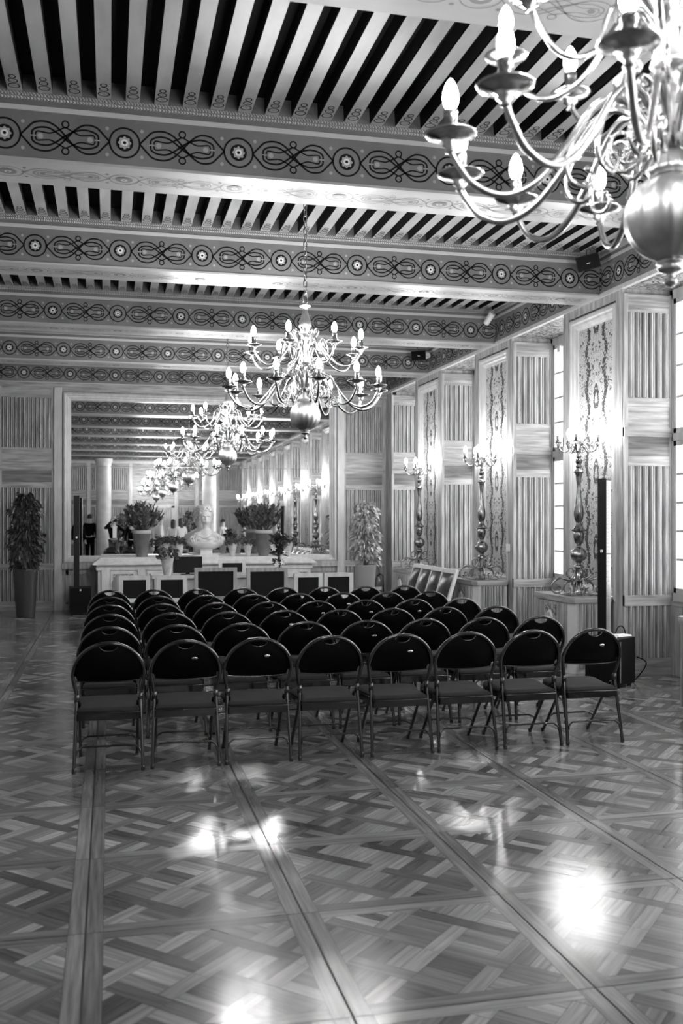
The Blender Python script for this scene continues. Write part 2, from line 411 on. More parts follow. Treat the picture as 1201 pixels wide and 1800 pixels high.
# ---- painted interlace ornament
PER = .775
def ornament(mb, s0, s1, fn, first, scale=1.0, ink=1, dot=2, pet=3, lw=.0125, yo=0.0):
    """paints the frieze between s0 and s1; rosettes at first + k*PER; fn(s,t)->3D, t from the band centre"""
    k0 = math.floor((s0-first)/PER)-1; k1 = math.ceil((s1-first)/PER)+1
    RC = .1; Lh = (PER-2*RC)/2-.012
    def inb(p): return s0+.004 <= p[0] <= s1-.004
    def rib(pts, wdt, mi, closed=False):
        run = []
        if closed: pts = pts+[pts[0]]
        for p in pts:
            if inb(p): run.append(p)
            else:
                if len(run) > 1: mb.ribbon(run, wdt, fn2, mi)
                run = []
        if len(run) > 1: mb.ribbon(run, wdt, fn2, mi)
    def fn2(s, t, q=0): return fn(s, (t+yo)*scale, q)
    def lay(q): return lambda s, t: fn2(s, t, q)
    for k in range(k0, k1+1):
        c = first+k*PER
        # rosette
        circ = [(c+(RC+.006*0)*math.cos(2*PI*i/32), RC*math.sin(2*PI*i/32)) for i in range(32)]
        rib(circ, lw, ink, True)
        if s0+.06 < c < s1-.06:
            mb.disc((c, 0), .058, lay(1), ink, 24); mb.disc((c, 0), .040, lay(2), dot, 64, 0, 8)
            mb.disc((c, 0), .024, lay(3), pet, 16)
            mb.disc((c, 0), .011, lay(4), ink, 10)
        for sx in (-1, 1):
            for sy in (-1, 1):
                q = (c+sx*.115, sy*.088)
                if s0+.03 < q[0] < s1-.03: mb.disc(q, .0125, fn2, dot, 10)
        m = c+PER/2
        for sy in (-1, 1):
            P1 = smooth_pts([(m-Lh-.012, 0), (m-Lh+.03, sy*.045), (m-Lh*.72, sy*.088), (m-Lh*.45, sy*.098), (m-Lh*.22, sy*.072), (m, sy*.012), (m+Lh*.22, -sy*.055), (m+Lh*.45, -sy*.095), (m+Lh*.72, -sy*.088), (m+Lh-.03, -sy*.045), (m+Lh+.012, 0)], 4)
            rib(P1, lw, ink)
            P2 = smooth_pts([(m-Lh*.78, sy*.004), (m-Lh*.76, sy*.035), (m-Lh*.62, sy*.056), (m-Lh*.4, sy*.058), (m-Lh*.2, sy*.03), (m, -sy*.012), (m+Lh*.2, -sy*.045), (m+Lh*.42, -sy*.062), (m+Lh*.62, -sy*.056), (m+Lh*.76, -sy*.035), (m+Lh*.78, -sy*.004)], 4)
            rib(P2, lw, ink)
            P3 = smooth_pts([(m-Lh*.7, sy*.006), (m-Lh*.66, sy*.03), (m-Lh*.5, sy*.026), (m-Lh*.34, sy*.024), (m-Lh*.14, sy*.05), (m, sy*.068), (m+Lh*.14, sy*.05), (m+Lh*.34, sy*.024), (m+Lh*.5, sy*.026), (m+Lh*.66, sy*.03), (m+Lh*.7, sy*.006)], 3)
            rib(P3, lw*.8, ink)
            rib([(m+.022*math.cos(2*PI*i/14), sy*.09+.022*math.sin(2*PI*i/14)) for i in range(14)], lw*.8, ink, True)
            q = (m+sy*Lh*.58, 0)
            if s0+.03 < q[0] < s1-.03: mb.disc(q, .019, fn2, dot, 10)
            rib([(m+sy*Lh*.7, 0), (m+sy*Lh*.82, 0)], .006, dot)

# ---- ceiling boards, beams, joists
CEIL = struct(MB().box(XL-.2, XR+.9, YF-.2, YB+.2, ZT, ZT+.12).build('ceiling', SHADEC))
BEAMS = [-4.55, -1.7, 1.15, 3.98, 6.82, 9.57, 12.5, 15.35]
BW = .45
OM = [PAINT, INK, DOT, PETAL, STRIPE, BEADM, PAINT_LIT, INK_SOFT]
ti = 0
for bi, yb in enumerate(BEAMS):
    mb = MB(); y0, y1 = yb, yb+BW
    if bi == 0: y0 = YF+.002
    # body with soffit in a lighter ground that paints in the lamp glow
    mb.box(XL, XR, y0, y1, ZC, ZT)
    mb.add([(XL, y0+.001, ZC-.003), (XR, y0+.001, ZC-.003), (XR, y1-.001, ZC-.003), (XL, y1-.001, ZC-.003)], [(0, 3, 2, 1)], 6)
    for (yy, sg) in ((y0, -1), (y1, 1)):
        a, b = sorted((yy, yy+sg*.012))
        mb.box(XL, XR, a, b, ZC-.003, ZC+.016, 6)             # thin edge fillet at the bottom
        a, b = sorted((yy, yy+sg*.006))
        mb.box(XL, XR, a, b, 4.312, 4.345, 4)                 # pale painted stripe
        mb.prism([(yy, 4.382), (yy+sg*.012, 4.384), (yy+sg*.018, 4.395), (yy+sg*.012, 4.406), (yy+sg*.02, 4.412), (yy+sg*.02, 4.425), (yy, 4.425)], 'x', XL, XR, 5)
        fn = (lambda yq: (lambda s, t, q=0: (s, yq+sg*q*.0007, 4.15+t)))(yy+sg*.0025)
        ornament(mb, XL+.02, XR, fn, .10 if bi < 5 else .10)
    # soffit ornament in a softer paint
    if yb > 2:
        ornament(mb, XL+.02, XR-.05, lambda s, t, q=0: (s, (y0+y1)/2+t, ZC-.005-q*.0007), .10, .95, 7, 7, 4, .007)
    ti += 1
    o = mb.build('trim_%d' % ti, OM); struct(o)
# joists
bays = [(BEAMS[i]+BW, BEAMS[i+1]) for i in range(len(BEAMS)-1)]+[(BEAMS[-1]+BW, YB)]
def joist_mesh(mb, x, ya, yb_):
    wj = .093
    mb.box(x, x+wj, ya, yb_, ZJ, ZT, 1)  # sides carry the painted-in shade of the gaps
    mb.box(x, x+wj, ya, yb_, ZJ-.004, ZJ+.012, 0)
    for end, sg in ((yb_, -1), (ya, 1)):
        f = lambda s, t: (x+wj/2+s, end+sg*(.075+t), ZJ-.0055)
        for i, (c_, r1, r2) in enumerate(((.03, .036, .034), (.105, .028, .028), (.165, .02, .024))):
            pts = [(r1*math.cos(2*PI*k/14), c_+r2*math.sin(2*PI*k/14)) for k in range(14)]
            mb.ribbon(pts, .008, f, 2, True)
            if i < 2: mb.disc((0, c_), .013, f, 3, 8)
nj = 0
rest = MB()
for b_i, (ya, yb_) in enumerate(bays):
    x = -.463-.19*6
    while x < XR-.05:
        if ya > 4:
            mb = MB(); joist_mesh(mb, x, ya, yb_); nj += 1
            if nj <= 99: mb.build('joist', [JOIST, SHADEC, INK, DOT], CEIL)
            else: rest.v and None; joist_mesh(rest, x, ya, yb_)
        else: joist_mesh(rest, x, ya, yb_)
        x += .19
r_ = rest.build('joist', [JOIST, SHADEC, INK, DOT], CEIL); r_['kind'] = 'stuff'
# small boards closing the gaps between the joists above each beam face
cl = MB()
for yb in BEAMS[4:]+[YB]:
    cl.prism([(yb, ZJ-.004), (yb-.022, ZJ-.004), (yb, ZJ+.095)], 'x', XL, XR)
cl.build('closing_board', noise_col(mat('closing_board_paint', .2, .6), .12, .2, 4), CEIL)

# ---- linenfold panelling
def fluted(mb, w_, h_, M, pitch=.078, mi=0):
    """vertical linenfold sheet, local x across, z up, y towards the viewer negative"""
    n = max(2, round(w_/pitch)); p = w_/n; pts = []
    for k in range(n):
        for (a, d) in ((0, .018), (.05, .018), (.1, -.006), (.2, -.022), (.34, -.03), (.46, -.026), (.56, -.008), (.62, .012), (.68, .006), (.72, -.004), (.97, -.004)):
            pts.append(((k+a)*p, d))
    pts.append((w_, .018))
    vs = [(x, y, 0) for x, y in pts]+[(x, y, h_) for x, y in pts]; m = len(pts)
    mb.add(vs, [(i, i+1, m+i+1, m+i) for i in range(m-1)], mi, False, M)
    mb.add([(0, .02, 0), (w_, .02, 0), (w_, .02, h_), (0, .02, h_)], [(0, 1, 2, 3)], mi, False, M)
    top = [(x, y, h_) for x, y in pts]+[(w_, .02, h_), (0, .02, h_)]
    mb.add(top, [tuple(range(len(top)))], mi, False, M)
def panel_bay(parent, w_, M, name='linenfold_panel', top=3.9, pitch=.078):
    """one full-height panelled strip, in parts: two linenfold sheets, rails and plain boards; local x 0..w_"""
    e = .045; iw = w_-2*e
    T = lambda x, y, z: M @ Matrix.Translation((x, y, z))
    for (za, zb) in ((2.84, 3.71), (.82, 2.14), (.17, .71)):
        mb = MB(); fluted(mb, iw, zb-za, T(e, 0, za), pitch); mb.build(name, WOOD_V, parent)
    mb = MB()
    mb.box(0, e, -.012, .02, .15, top, 0, M); mb.box(w_-e, w_, -.012, .02, .15, top, 0, M)
    mb.build('stile', WOOD_V, parent)
    mb = MB()
    for (za, zb, yy) in ((3.71, top, -.006), (2.75, 2.84, -.012), (2.44, 2.535, -.02), (2.14, 2.24, -.014), (.71, .82, -.024), (0, .17, -.02)):
        mb.box(0 if yy < -.015 else e, w_ if yy < -.015 else w_-e, yy, .02, za, zb, 0, M)
    mb.box(e, w_-e, -.012, -.006, 3.80, 3.815, 0, M)
    mb.build('rail', WOOD_H, parent)
    MB().box(e, w_-e, -.004, .02, 2.535, 2.75, 0, M).build('plain_board', WOOD_H, parent)
    MB().box(e, w_-e, -.006, .02, 2.24, 2.44, 0, M).build('dark_board', WOOD_D, parent)
def frieze_y(name, x, sg, y0, y1, z0, z1, first):
    """painted cornice running along Y on the plane x; faces -sg"""
    mb = MB(); a, b = sorted((x, x+sg*.8))
    mb.box(a, b, y0, y1, z0, z1)
    a, b = sorted((x, x-sg*.012)); mb.box(a, b, y0, y1, z0-.002, z0+.018, 4)
    a, b = sorted((x, x-sg*.006)); mb.box(a, b, y0, y1, 4.312, 4.345, 4)
    mb.prism([(x, 4.382), (x-sg*.012, 4.384), (x-sg*.018, 4.395), (x-sg*.02, 4.412), (x-sg*.02, 4.425), (x, 4.425)], 'y', y0, y1, 5)
    ornament(mb, y0+.02, y1-.02, lambda s, t, q=0: (x-sg*(.0025+q*.0007), s, 4.15+t), first)
    return mb

# ---- right wall: piers and window niches
PY = [9.09+2.82*j for j in range(-5, 4)]      # near edge of every pier
PL = 1.32; XW = 5.66; NZ = 3.955
mb = MB()
for y in PY:
    ya, yb_ = max(y, YF), min(y+PL, YB)
    if yb_ <= ya: continue
    mb.box(XR+.10, XW+.3, ya, yb_, 0, NZ)
mb.box(XW+.02, XW+.3, YF, YB, 0, .82)          # breast wall under the windows
WR = struct(mb.build('wall_right', WOOD_V))
# niche soffits (veined panel) belong to the wall
mb = MB()
for j, y in enumerate(PY):
    ya, yb_ = y-1.5, y
    if yb_ < YF: continue
    mb.box(XR, XW+.3, max(ya, YF), yb_, NZ, ZC-.001)
mb.build('niche_soffit', noise_col(mat('burr_wood_soffit', .2, .4), .04, .3, 7, (1, 1, 1), 2, 0, .47, .53, dist=3.5), WR)
for j, y in enumerate(PY):
    y1 = y+PL
    # near-side reveal (faces the camera), far-side reveal
    if y > YF:
        M = Matrix.Translation((XR+.0, y, 0)) @ Matrix.Rotation(0, 4, 'Z')
        panel_bay(WR, XW-XR-.0, Matrix.Translation((XR, y-.0, 0)) @ Matrix.Translation((0, -.02, 0)))
    if y1 > YF and y1 < YB-.3:
        M = Matrix.Translation((XW, y1+.02, 0)) @ Matrix.Rotation(PI, 4, 'Z')
        panel_bay(WR, XW-XR, M)
    if y1 < YF+.2 or y > YB-.4: 
        if y > YB-.4: MB().box(XR, XR+.03, y, YB, 0, NZ).build('stile', WOOD_V, WR)
        continue
    # pier front: stiles, head rail, bolection frame, damask
    mb = MB()
    mb.box(XR-.004, XR+.10, y-.0, y+.13, 0, NZ); mb.box(XR-.004, XR+.10, y1-.12, y1, 0, NZ)
    mb.box(XR, XR+.10, y+.13, y1-.12, 3.86, NZ)
    mb.box(XR, XR+.10, y+.13, y1-.12, 0, .74)
    mb.build('pier_stile', WOOD_V, WR)
    mb = MB(); ya, yb_ = y+.14, y1-.13; za, zb = .74, 3.84
    prof = [(0, .03), (0, 0), (.02, -.012), (.045, -.01), (.06, .004), (.085, .008), (.10, .03), (.125, .04), (.135, .06)]
    n = len(prof); vs = []
    for (ins, d) in prof:
        vs += [(XR+d, ya+ins, za+ins), (XR+d, yb_-ins, za+ins), (XR+d, yb_-ins, zb-ins), (XR+d, ya+ins, zb-ins)]
    mb.add(vs, [(4*i+k, 4*i+(k+1) % 4, 4*i+4+(k+1) % 4, 4*i+4+k) for i in range(n-1) for k in range(4)])
    mb.build('bolection_frame', WOOD_FRAME, WR)
    yc = (ya+yb_)/2; hw = (yb_-ya)/2-.13
    o = MB().add([(0, -hw, 0), (0, hw, 0), (0, hw, zb-za-.26), (0, -hw, zb-za-.26)], [(0, 1, 2, 3)]).build('damask_panel', DAMASK, WR, (XR+.055, yc, za+.13))
# windows
wi = 0
for y in PY:
    ya, yb_ = y-1.5, y
    if yb_ < YF+.3: continue
    ya = max(ya, YF)
    wi += 1
    Wd = struct(MB().box(XW-.02, XW+.05, ya, yb_, 3.86, NZ).box(XW-.02, XW+.05, ya, yb_, .76, .84)
                .box(XW-.02, XW+.05, ya, ya+.05, .76, NZ).box(XW-.02, XW+.05, yb_-.05, yb_, .76, NZ).build('window_%d' % wi, WOOD_FRAME))
    fr = MB(); yc = (ya+yb_)/2
    xs0, xs1 = XW-.01, XW+.04
    def leaf(a, b, z0, z1, nz):
        fr.box(xs0, xs1, a, a+.045, z0, z1); fr.box(xs0, xs1, b-.045, b, z0, z1)
        fr.box(xs0, xs1, a, b, z0, z0+.05); fr.box(xs0, xs1, a, b, z1-.05, z1)
        h_ = (z1-z0-.1)/nz
        for k in range(1, nz): fr.box(xs0+.01, xs1-.01, a+.04, b-.04, z0+.05+k*h_-.011, z0+.05+k*h_+.011)
        m_ = (a+b)/2; fr.box(xs0+.01, xs1-.01, m_-.011, m_+.011, z0+.04, z1-.04)
    for (a, b) in ((ya+.05, yc), (yc, yb_-.05)):
        leaf(a, b, 2.48, 3.86, 4); leaf(a, b, .84, 2.40, 5)
    fr.box(XW-.02, XW+.05, ya, yb_, 2.40, 2.48)
    fr.build('window_frame', PLASTW if False else WOOD_FRAME, Wd)
    MB().add([(XW+.015, ya+.05, .85), (XW+.015, yb_-.05, .85), (XW+.015, yb_-.05, 3.85), (XW+.015, ya+.05, 3.85)], [(0, 1, 2, 3)]).build('window_pane', GLASS, Wd)
    MB().box(XW-.035, XW+.02, ya, yb_, .7, .76).build('window_sill', WOOD_H, Wd)
    MB().box(XW-.03, XW+.02, ya, yb_, 0, .7).build('breast_panel', WOOD_V, Wd)
ti += 1; struct(frieze_y('t', XR, 1, YF, YB, ZC, ZT, 9.262-.1).build('trim_%d' % ti, OM))
ti += 1; struct(MB().box(XR-.02, XR+.03, YF, YB, ZC-.03, ZC-.004).build('trim_%d' % ti, WOOD_FRAME))

# ---- back wall with the great mirror
WB = struct(MB().box(XL-.2, XW+.3, YB, YB+.2, 0, ZT).build('wall_back', WOOD_V))
panel_bay(WB, .92, Matrix.Translation((-1.86, YB-.022, 0)), pitch=.072)
panel_bay(WB, .79, Matrix.Translation((4.27, YB-.022, 0)), pitch=.075)
mb = MB(); mb.box(-.94, -.81, YB-.07, YB, 0, 3.90); mb.box(4.14, 4.27, YB-.07, YB, 0, 3.90); mb.build('pilaster', WOOD_FRAME, WB)
MB().box(XL, XR, YB-.03, YB, 3.84, ZC).build('head_board', WOOD_H, WB)
mb = MB(); mb.box(-.81, 4.14, YB-.10, YB, .72, .82); mb.box(-.81, 4.14, YB-.03, YB, 0, .72)
for k in range(8):
    x = -.75+k*.61; mb.box(x, x+.05, YB-.05, YB-.03, .1, .7)
mb.box(-.81, 4.14, YB-.05, YB-.03, .62, .72); mb.box(-.81, 4.14, YB-.05, YB-.03, 0, .14)
mb.build('dado', WOOD_V, WB)
mb = MB(); mb.box(XL, XR, YB-.012, YB+.0, ZC, ZC+.018, 4); mb.box(XL, XR, YB-.006, YB, ZC+.018, ZT, 0)
mb.box(XL, XR, YB-.012, YB, 4.312, 4.345, 4)
ornament(mb, XL+.02, XR-.02, lambda s, t, q=0: (s, YB-.0085-q*.0007, 4.15+t), .10)
ti += 1; struct(mb.build('trim_%d' % ti, OM))
# mirror: a thing hung on the wall
MR = thing('wall_mirror', 'huge wall mirror in a pale oak moulded frame on the far wall, reflecting the hall', 'mirror', (1.66, YB-.03, .82))
mb = MB(); x0, x1, z0, z1 = -2.45, 2.46, 0.0, 3.0
prof = [(0, .03), (0, -.04), (.025, -.055), (.05, -.045), (.06, -.02), (.085, -.015), (.10, .0), (.125, .005), (.14, .03)]
vs = []
for (ins, d) in prof: vs += [(x0+ins, d, z0+ins), (x1-ins, d, z0+ins), (x1-ins, d, z1-ins), (x0+ins, d, z1-ins)]
mb.add(vs, [(4*i+k, 4*i+(k+1) % 4, 4*i+4+(k+1) % 4, 4*i+4+k) for i in range(len(prof)-1) for k in range(4)])
mb.build('frame', WOOD_FRAME, MR)
TH = .0025; PH = .0017
def mp_(x, z): return (x, .012-TH*x+PH*(z-1.5), z)
for (za, zb) in ((.12, 1.705), (1.709, 2.88)):
    a = .13
    MB().add([mp_(x0+a, za), mp_(x1-a, za), mp_(x1-a, zb), mp_(x0+a, zb)], [(0, 1, 2, 3)]).build('mirror_sheet', MIRROR, MR)

# ---- left wall (mostly beside the picture) and the wall behind the camera, seen in the mirror
WL = struct(MB().box(XL-.2, XL-.03, YF, YB, 0, ZT).build('wall_left', WOOD_V))
y = YF+.1; k = 0
while y < YB-.4:
    M = Matrix.Translation((XL-.005, y, 0)) @ Matrix.Rotation(PI/2, 4, 'Z')
    panel_bay(WL, min(1.1, YB-.05-y), M, pitch=.085); y += 1.4
    if y < YB: MB().box(XL-.03, XL+.03, y-.3, y, 0, 3.93).build('pilaster', WOOD_FRAME, WL)
ti += 1; struct(frieze_y('t', XL, -1, YF, YB, ZC-.03, ZT, 9.262-.1).build('trim_%d' % ti, OM))
WF = struct(MB().box(XL-.2, XW+.3, YF-.2, YF-.03, 0, ZT).build('wall_rear', WOOD_V))
DC = 1.62
segs = [(-1.8, -.98), (-.86, -.2), (-.08, .66), (2.58, 3.3), (3.42, 4.1), (4.22, 5.06)]
for (a, b) in segs:
    M = Matrix.Translation((b, YF-.0, 0)) @ Matrix.Rotation(PI, 4, 'Z')
    panel_bay(WF, b-a, M, pitch=.085)
mb = MB()
for x in (-.92, -.14, .72, 2.52, 3.36, 4.16): mb.box(x-.06, x+.06, YF-.03, YF+.03, 0, 3.93)
mb.box(XL, XR, YF-.03, YF+.025, 3.9, ZC)
mb.build('pilaster', WOOD_FRAME, WF)
mb = MB(); mb.box(.78, 2.46, YF-.03, YF+.01, 2.2, 3.9); mb.build('over_door_panel', WOOD_H, WF)
DR = struct(MB().box(.78, .9, YF-.03, YF+.05, 0, 2.2).box(2.34, 2.46, YF-.03, YF+.05, 0, 2.2).box(.78, 2.46, YF-.03, YF+.05, 2.12, 2.24).build('door_1', WOOD_FRAME))
for (a, b) in ((.9, 1.618), (1.622, 2.34)):
    mb = MB(); mb.box(a, b, YF-.03, YF+.02, 0, 2.12)
    for (za, zb) in ((.2, .95), (1.1, 1.95)):
        mb.box(a+.14, b-.14, YF+.02, YF+.035, za, zb); mb.box(a+.2, b-.2, YF+.035, YF+.045, za+.06, zb-.06)
    d_ = mb.build('door_leaf', WOOD_V, DR)
    xh = b-.06 if a < 1 else a+.06
    MB().tube([(xh, YF+.02, 1.05), (xh, YF+.07, 1.05), (xh+(.1 if a > 1 else -.1), YF+.075, 1.05)], .01).build('door_handle', BRASS_D, d_)
mb = MB()
for x0_ in (-.5, 3.05):
    mb.add([(x0_, YF+.03, 2.72), (x0_+.62, YF+.03, 2.72), (x0_+.5, YF+.03, 2.58), (x0_+.31, YF+.03, 2.68), (x0_+.12, YF+.03, 2.58)], [(0, 1, 2, 3, 4)])
# columns behind the camera
for x, lb in ((-.32, 'left'), (3.7, 'right')):
    c = MB().lathe([(.36, 0), (.36, .12), (.31, .14), (.33, .2), (.3, .26), (.285, .3), (.275, 3.7), (.30, 3.74), (.28, 3.78), (.33, 3.86), (.34, 3.97)], 32).build('column', STONE, None, (x, -2.9, 0))
    tag(c, 'round polished pale column, %s of the two seen in the mirror' % lb, 'column', 'columns seen in the mirror')

# ================================================================== CHANDELIERS
def rz(pts, ang=0.0):
    c, s_ = math.cos(ang), math.sin(ang); return [(r*c, r*s_, z) for r, z in pts]
K = .001365
def bulb_mb(x, z):
    return MB().lathe([(.004, z), (.012, z+.004), (.02, z+.018), (.0235, z+.034), (.022, z+.052), (.016, z+.072), (.008, z+.087), (.001, z+.094)], 12, 0, Matrix.Translation((x, 0, 0)))
def lamp_arm(parent, pts, rad, pan_z, brass, ang, curls, proto=None, pr_=.075):
    """one arm with its drip pan, candle sleeve and bulb"""
    R_ = pts[-1][0]
    mb = MB(); P = smooth_pts([(r, 0.0, z) for r, z in pts], 5)
    mb.tube(P, [rad*(1.15-.25*i/len(P)) for i in range(len(P))], 8)
    for cpts in curls:
        Q = smooth_pts([(r, 0.0, z) for r, z in cpts], 3)
        mb.tube(Q, [rad*(.8-.3*i/len(Q)) for i in range(len(Q))], 6)
        e = Q[-1]; mb.lathe([(.001, -.011), (.009, -.006), (.011, 0), (.009, .006), (.001, .011)], 8, 0, Matrix.Translation(e))
    arm = mb.build('arm', brass, parent, (0, 0, 0), ang)
    T = Matrix.Translation((R_, 0, pan_z))
    MB().lathe([(.006, -.05), (.016, -.046), (.011, -.036), (.026, -.024), (.02, -.018), (.036, -.006), (pr_*.7, .0), (pr_, .006), (pr_+.003, .011), (pr_-.004, .012), (pr_*.6, .006), (.012, .006)], 24, 0, T).build('drip_pan', brass, arm)
    MB().lathe([(.03, .006), (.03, .014), (.022, .02), (.024, .03), (.018, .036), (.021, .062), (.0215, .078), (.017, .08)], 14, 0, T).build('candle_sleeve', brass, arm)
    bulb_mb(R_, pan_z+.079).build('bulb', BULB, arm)
    return arm
def copy_part(c, parent, ang):
    k = c.copy(); COL.objects.link(k); k.parent = parent; k.rotation_euler[2] = ang
    for g_ in kids(c):
        d = g_.copy(); COL.objects.link(d); d.parent = k
CH_Z = 3.648
def zy(y): return CH_Z-y*K-3.6+0.0     # local z, origin at the chain's hook height 3.6
def make_chandelier(label, loc):
    t = thing('chandelier', label, 'chandelier', loc, 0, 'brass chandeliers along the hall')
    # turned stem
    prof = [(130, 33), (140, 36), (155, 15), (200, 25), (250, 38), (275, 38), (300, 20), (315, 12), (330, 30), (345, 38), (400, 36), (455, 35), (490, 40), (505, 42), (520, 20), (545, 15), (560, 28), (575, 38), (600, 38), (660, 32), (690, 30), (710, 38), (735, 50), (748, 40)]
    P = smooth_pts([(hw*K, zy(y)) for y, hw in prof], 3)
    MB().lathe(P, 40, 0, None, 12, .045).build('stem', BRASS_B, t)
    R0 = 97*K; zc = zy(838)
    MB().lathe([(max(.004, R0*math.sin(a)), zc+R0*math.cos(a)) for a in [PI*i/28 for i in range(1, 29)]], 64, 0, None, 16, .03).build('ball', BRASS_B, t)
    MB().lathe([(hw*K, zy(y)) for y, hw in ((925, 22), (932, 30), (940, 32), (945, 16), (950, 30), (956, 24), (962, 9), (970, 12), (978, 15), (985, 12), (991, 2))], 20).build('finial', BRASS, t)
    # chain up to the ceiling
    mb = MB(); z = zy(118); zt = 4.62-3.6; i = 0
    while z < zt:
        ll = .075 if i > 0 else .095; rr_ = .0055 if i else .008; wd = .016 if i else .024
        pts = [(wd*math.cos(2*PI*k/14), 0, z+ll/2-.006+(ll/2)*math.sin(2*PI*k/14)) for k in range(14)]
        mb.tube(pts, rr_, 6, 0, Matrix.Rotation(PI/2*(i % 2)+.4, 4, 'Z'), closed=True)
        z += ll-.018; i += 1
    mb.build('chain', BRASS, t)
    low = [(r*K, zy(y)) for r, y in ((30, 690), (60, 625), (95, 588), (135, 580), (180, 610), (235, 690), (300, 765), (370, 795), (435, 775), (472, 730), (488, 700))]
    lc = [[(r*K, zy(y)) for r, y in ((32, 640), (55, 690), (95, 722), (130, 700), (132, 665), (105, 652), (88, 672), (98, 690))],
          [(r*K, zy(y)) for r, y in ((215, 665), (232, 720), (222, 762), (190, 775), (170, 752), (185, 735))],
          [(r*K, zy(y)) for r, y in ((40, 600), (60, 560), (92, 548), (105, 575), (85, 590))]]
    up = [(r*K, zy(y)) for r, y in ((28, 480), (50, 425), (82, 398), (115, 405), (150, 450), (190, 500), (245, 530), (300, 525), (345, 480), (366, 438))]
    uc = [[(r*K, zy(y)) for r, y in ((35, 390), (62, 350), (88, 310), (82, 285), (64, 290), (66, 305))],
          [(r*K, zy(y)) for r, y in ((30, 520), (62, 560), (100, 560), (118, 525), (98, 500), (80, 520), (92, 532))],
          [(r*K, zy(y)) for r, y in ((150, 440), (140, 380), (122, 350), (100, 360), (108, 378))]]
    la = None
    for k in range(12):
        a = math.radians(28.3+30*k)
        if la is None: la = lamp_arm(t, low, .0118, zy(672), BRASS, a, lc)
        else: copy_part(la, t, a)
    ua = None
    for k in range(8):
        a = math.radians(17.8+45*k)
        if ua is None: ua = lamp_arm(t, up, .0098, zy(425), BRASS, a, uc, pr_=.066)
        else: copy_part(ua, t, a)
    return t
ch = make_chandelier('largest two-tier brass chandelier seen whole, hanging above the middle chairs', (1.665, 8.42, 3.6))
dup(ch, (1.665, 14.2, 3.6), -.31, 'smaller brass chandelier seen whole, hanging just before the big mirror')
dup(ch, (1.64, 2.64, 3.6), -.145, 'large near brass chandelier at the top right, cut off by the picture edge')
dup(ch, (1.665, -3.0, 3.6), 0, 'brass chandelier behind the camera, smallest and lowest reflected in the mirror')

# ================================================================== CONSOLES AND CANDELABRA
def make_console(label, y):
    t = thing('console_cabinet', label, 'cabinet', (XR, y, 0), 0, 'oak consoles along the windows')
    X = XR
    w0, w1 = -.48, -.03; h_ = .43
    MB().prism([(w0-.03, -h_-.03+.06), (w0+.03, -h_-.03), (w1, -h_-.03), (w1, h_+.03), (w0+.03, h_+.03), (w0-.03, h_-.03)], 'z', .735, .79, 0).build('top', WOOD_H, t)
    MB().prism([(w0, -h_+.06), (w0+.06, -h_), (w1, -h_), (w1, h_), (w0+.06, h_), (w0, h_-.06)], 'z', .0, .735, 0).build('body', LIGHTOAK, t)
    for sg in (-1, 1):
        mb = MB()
        M = Matrix.Translation((w0+.09, -h_-.014, .06)) if sg < 0 else Matrix.Translation((w1-.02, h_+.014, .06)) @ Matrix.Rotation(PI, 4, 'Z')
        fluted(mb, .32, .66, M, .08); mb.build('linenfold_panel', WOOD_V, t)
    for (a, b) in ((-h_+.07, -h_+.24), (h_-.24, h_-.07)):
        mb = MB(); fluted(mb, b-a, .66, Matrix.Translation((w0-.014, b, .06)) @ Matrix.Rotation(-PI/2, 4, 'Z'), .055)
        mb.build('linenfold_panel', WOOD_V, t)
    mb = MB(); mb.box(w0-.016, w0, -.17, .17, .05, .72); mb.build('door', WOOD_V, t)
    d = t and kids(t)[-1]
    mb = MB(); mb.box(w0-.024, w0-.016, -.13, .13, .1, .69)
    mb.build('carving', CARVE, d)
    M = Matrix.Translation((w0-.024, 0, .39)) @ Matrix.Rotation(-PI/2, 4, 'Y')
    vs = []; n = 28
    for (r, hgt) in ((1, 0), (.98, .012), (.9, .02), (.86, .012), (.0, .012)):
        for k in range(n): vs.append((.24*r*math.cos(2*PI*k/n), .095*r*math.sin(2*PI*k/n), hgt))
    MB().add(vs, [(i*n+k, i*n+(k+1) % n, (i+1)*n+(k+1) % n, (i+1)*n+k) for i in range(4) for k in range(n)], 0, True, M).build('oval_medallion', LIGHTOAK, d)
    MB().lathe([(.004, 0), (.012, .004), (.008, .014), (.001, .018)], 10, 0, Matrix.Translation((w0-.016, -.2, .55)) @ Matrix.Rotation(-PI/2, 4, 'Y')).build('keyhole_knob', BRASS_D, d)
    return t
KC = .001194
